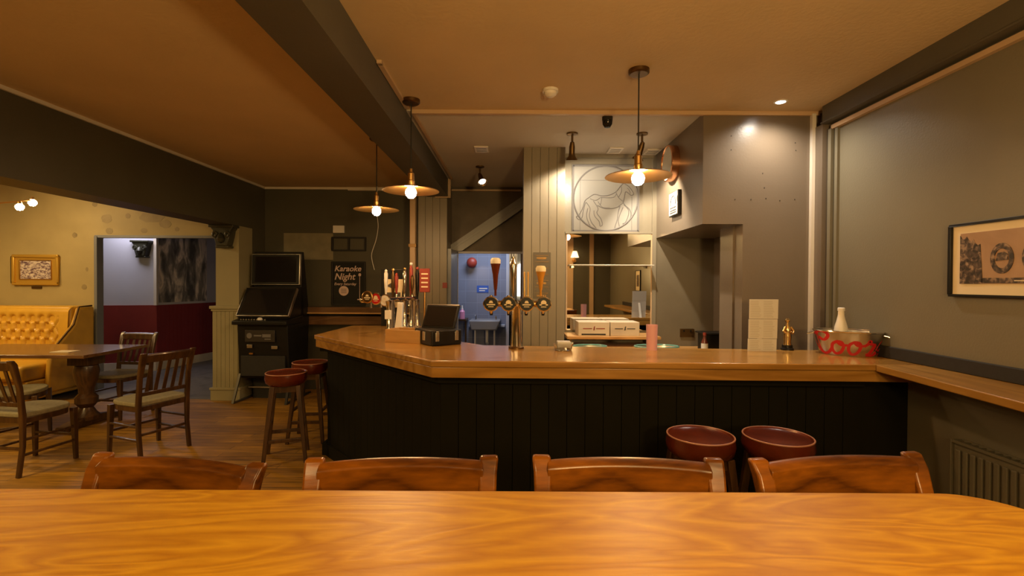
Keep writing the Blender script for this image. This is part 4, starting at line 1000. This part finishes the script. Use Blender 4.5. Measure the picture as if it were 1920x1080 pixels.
# high table in the foreground
ZT = 1.052
def rrect(x0, x1, y0, y1, r, n=10):
    o = []
    for cx_, cy_, a0 in ((x1-r, y1-r, 0), (x0+r, y1-r, PI/2), (x0+r, y0+r, PI), (x1-r, y0+r, 3*PI/2)):
        o += [(cx_+r*math.cos(a0+PI/2*i/n), cy_+r*math.sin(a0+PI/2*i/n)) for i in range(n+1)]
    return o
ye = G(960, 919, ZT).y
tt = thing('high_table', 'long glossy orange-brown high table across the foreground', 'table', (0, 0, 0))
obj('tabletop', MB().prism(rrect(-1.42, 1.16, .42, ye, .14), ZT-.035, ZT), TABLE, tt, .008)
for x in (-1.2, .95):
    for y in (.50, ye-.10): obj('leg', MB().bar((x, y, 0), (x, y, ZT-.035), .06, .06), CHAIRW, tt, .006)
obj('apron', MB().box(-1.2, .95, ye-.115, ye-.085, ZT-.12, ZT-.036).box(-1.2, .95, .485, .515, ZT-.12, ZT-.036), CHAIRW, tt)
tall = make_chair('glossy red-brown high chair at the table, leftmost of the four', 'high chairs along the foreground table', .74, 1.070, CHAIRW, .515, rise=.105)
LB = ['glossy red-brown high chair at the table, leftmost of the four', 'glossy red-brown high chair in front of the angled bar corner, second from left',
      'glossy red-brown high chair, third from left, before the red stools', 'glossy red-brown high chair at the table nearest the radiator']
for i, (px, yy, rz, py) in enumerate(((327, 1.285, -9, 850), (754, 1.30, 3, 858), (1177, 1.31, -2, 860), (1574, 1.33, 7, 863))):
    rr = math.radians(rz); bx_, by_ = P(px, py, yy).x, yy
    lx, ly = 0, .27
    loc = (bx_-(lx*math.cos(rr)-ly*math.sin(rr)), by_-(lx*math.sin(rr)+ly*math.cos(rr)), 0)
    if i == 0: tall.location = loc; tall.rotation_euler = (0, 0, rr)
    else: dup(tall, loc, rr, LB[i])
# dark dining chairs at the left
dn = make_chair('x', 'dark slat back chairs round the dark table', .48, .93, DARKW, .47)
def put(o, post, face, side):     # back midpoint, facing direction
    f = Vector((face[0], face[1], 0)).normalized(); rz = math.atan2(f.x, -f.y)
    # local -Y -> f
    o.rotation_euler = (0, 0, rz); o.location = (post[0]+f.x*.22, post[1]+f.y*.22, 0)
dn['label'] = 'dark slat back chair with olive seat, nearest the walkway on the right'
put(dn, (-3.11, 4.30), (-.93, .36), 0)
c2_ = copy_tree(dn); c2_['label'] = 'dark slat back chair facing forward at the far side of the table'; put(c2_, (-4.50, 5.74), (-.10, -1), 0)
c3_ = copy_tree(dn); c3_['label'] = 'dark slat back chair with its back to the viewer, cut by the left edge'; put(c3_, (-4.06, 3.78), (.15, 1), 0)
c4_ = copy_tree(dn); c4_['label'] = 'dark slat back chair at the table corner between turned leg and sofa'; put(c4_, (-5.0, 4.53), (.85, .5), 0)
# dark dining table
dt = thing('dining_table', 'dark wooden table with a thick turned leg by the mustard sofa', 'table', (-5.12, 5.25, 0))
obj('tabletop', MB().box(-.85, .83, -.45, .40, .765, .80), DARKT, dt, .006)
prof = [(r_*.84, z_) for r_, z_ in [(.0, .06), (.13, .06), (.14, .10), (.10, .14), (.07, .19), (.12, .24), (.12, .30), (.08, .34), (.085, .40), (.12, .50), (.135, .58), (.12, .64), (.09, .66), (.0, .66)]]
for x in (.55, -.60):
    lg = obj('pedestal', MB().lathe(prof, 24, (x, -.1, 0)), DARKW, dt)
    obj('block', MB().box(x-.11, x+.11, -.21, .01, .65, .765), DARKW, lg, .004)
    obj('foot', MB().prism([(-.40, 0), (.25, 0), (.25, .05), (.05, .09), (-.22, .09), (-.40, .05)], x-.06, x+.06, 'X'), DARKW, lg, .01)
ctr = obj('beer_mat', MB().box(-.10, .10, -.07, .07, 0, .005), CREAM, None, .002, loc=(P(122, 656, 5.05).x, 5.05, .80))
tag(ctr, 'pale beer mat lying on the dark dining table', 'beer mat')
# mustard chesterfield
sf = thing('chesterfield_sofa', 'mustard leather button-back sofa under the gold framed picture', 'sofa', (0, 0, 0))
xr = -5.93; x0 = -8.9
zt_ = 1.20; nx, nz = 150, 40; vs = []; fs = []
bsx, bsz = .128, .105
btn = []
for r in range(5):
    for k_ in range(30):
        x = xr-.24-(k_+.5*(r % 2))*bsx; z = zt_-.16-r*bsz
        if x > x0: btn.append((x, z))
def depth(x, z):
    d = 0
    for bx_, bz_ in btn:
        r2 = ((x-bx_)/.038)**2+((z-bz_)/.038)**2
        if r2 < 9: d = max(d, math.exp(-r2))
        # creases along diagonals
    return d
yb = 6.42
def sy(x, z):
    y = yb-.02*math.sin(PI*min(1, max(0, (zt_-z)/.7)))+.065*depth(x, z)
    u = (xr-x)/bsx; v = (zt_-.16-z)/bsz
    if -.3 < v < 4.5 and u > 1:
        a_ = abs(((u-1.9)+v*.5) % 1-.5)*2; b_ = abs(((u-1.9)-v*.5) % 1-.5)*2
        y += .030*max(a_, b_)**7
    if z > zt_-.07: y += (z-zt_+.07)**2*14
    return y
for i in range(nx+1):
    x = xr-(xr-(-7.6))*i/nx
    for j in range(nz+1):
        z = zt_-.80*j/nz; vs.append((x, sy(x, z), z))
for i in range(nx):
    for j in range(nz):
        k_ = i*(nz+1)+j; fs.append((k_, k_+1, k_+nz+2, k_+nz+1))
obj('backrest', MB().add(vs, fs), SOFA, sf)
obj('back_shell', MB().box(-8.4, xr, 6.44, 6.74, .1, zt_), SOFA, sf, .03)
obj('side_wing', MB().prism([(6.05, .12), (6.74, .12), (6.74, zt_-.01), (6.50, zt_-.02), (6.42, .95), (6.10, .62)], xr-.0, xr+.07, 'X'), SOFA, sf, .03)
obj('piping', MB().tube([(xr+.06, 6.10, .64), (xr+.06, 6.42, .96), (xr+.06, 6.50, zt_-.01), (xr+.06, 6.7, zt_)], .012, 8), BRASSD, sf)
obj('seat_cushion', MB().box(-7.6, xr-.02, 5.82, 6.36, .30, .50), SOFA, sf, .05)
obj('base', MB().box(-7.6, xr, 5.86, 6.7, .06, .30), SOFA, sf, .02)
bm_ = MB().lathe([(.013, 0), (.012, .006), (0, .009)], 10, mat=RX(PI/2)).mesh('button'); bm_.materials.append(SOFA)
for x, z in btn:
    if -7.6 < x and z > .55:
        o = bpy.data.objects.new('button', bm_); C.objects.link(o); o.parent = sf; o.location = (x, yb+.03, z)
for x in (xr-.05, -7.5): obj('foot', MB().lathe([(.03, 0), (.035, .06)], 12, (x, 5.92, 0)), DARKW, sf)
# gold framed picture and snug wall light
cx, cz, hw, hh = onwall(24, 477, 110, 535, 6.78)
gp = thing('gold_framed_picture', 'gilt framed violet town engraving on the mustard wall', 'picture', (cx, 6.798, cz))
frame(gp, hw, hh, .035, .04, GOLD, bev=.010)
obj('mount', MB().box(-hw+.03, hw-.03, -.018, -.002, -hh+.03, hh-.03), GOLD, gp)
frame(gp, hw-.095, hh-.075, .012, .026, BRASS, 'slip')
obj('print', MB().box(-hw+.11, hw-.11, -.021, -.018, -hh+.09, hh-.09), TOWN, gp)
obj('name_plate', MB().box(-.07, .07, -.01, 0, -hh-.05, -hh-.015), BRASSD, gp)
wl2 = thing('snug_spotlight_bar', 'ceiling light bar with two glowing bulbs in the snug at left', 'lamp', (0, 0, 0))
u, v = P(37, 388, 5.9), P(61, 380, 6.05)
obj('bar', MB().tube([(u.x-.6, 5.95, u.z+.03), (v.x+.02, 6.0, v.z+.02)], .010, 8).tube([(u.x-.6, 5.95, u.z+.03), (u.x-.6, 5.95, 3.02)], .010, 8), BRASS, wl2)
for q in (u, v):
    h_ = obj('lamp_holder', MB().lathe([(.018, .03), (.022, .05), (.012, .075), (0, .08)], 14, tuple(q)), BRASS, wl2)
    obj('bulb', MB().lathe([(0, -.045), (.025, -.038), (.043, -.01), (.043, .01), (.03, .03), (.016, .04)], 18, tuple(q)), BULBS, wl2)

# ================================================================ bar stools
def make_stool(label, group):
    t = thing('bar_stool', label, 'bar stool', (0, 0, 0), 0, group)
    H_ = .76; R_ = .168
    obj('seat', MB().lathe([(0, H_-.105), (R_*.84, H_-.105), (R_*.98, H_-.085), (R_*1.03, H_-.05), (R_, H_-.006), (R_*.95, H_-.001), (R_*.9, H_-.008), (R_*.6, H_-.004), (0, H_+.004)], 48), LEATHER, t)
    obj('piping', MB().tube([(R_*.99*math.cos(i*PI/24), R_*.99*math.sin(i*PI/24), H_-.004) for i in range(49)], .0042, 8), PIPING, t, label='worn tan edge piping')
    obj('apron', MB().box(-.105, .105, -.105, -.085, H_-.16, H_-.105).box(-.105, .105, .085, .105, H_-.16, H_-.105).box(-.105, -.085, -.085, .085, H_-.16, H_-.105).box(.085, .105, -.085, .085, H_-.16, H_-.105), DARKW, t)
    for sx in (-1, 1):
        for sy_ in (-1, 1):
            obj('leg', MB().bar((sx*.165, sy_*.165, 0), (sx*.10, sy_*.10, H_-.105), .030, .030, .040, .040), DARKW, t, .004)
    for z_, k_ in ((.20, .148), (.30, .140)):
        for s in (-1, 1):
            if z_ == .20: obj('stretcher', MB().bar((-k_, s*k_, z_), (k_, s*k_, z_), .030, .018), DARKW, t, .003)
            else: obj('stretcher', MB().bar((s*k_, -k_, z_), (s*k_, k_, z_), .030, .018), DARKW, t, .003)
    return t
sr = make_stool('red leather bar stool, left one of the pair at the bar front', 'red leather bar stools')
zs_ = .76
p = G(1313, 814, zs_); sr.location = (p.x, p.y, 0); sr.rotation_euler = (0, 0, .2)
p = G(1458, 816, zs_); dup(sr, (p.x, p.y, 0), -.1, 'red leather bar stool nearest the radiator, right one of the pair')
p = G(537, 697, zs_); dup(sr, (p.x, p.y, 0), .35, 'red leather bar stool at the left end of the bar, standing in front')
p = G(582, 678, zs_); dup(sr, (p.x, p.y, 0), .1, 'red leather bar stool half hidden behind another at the left bar end')
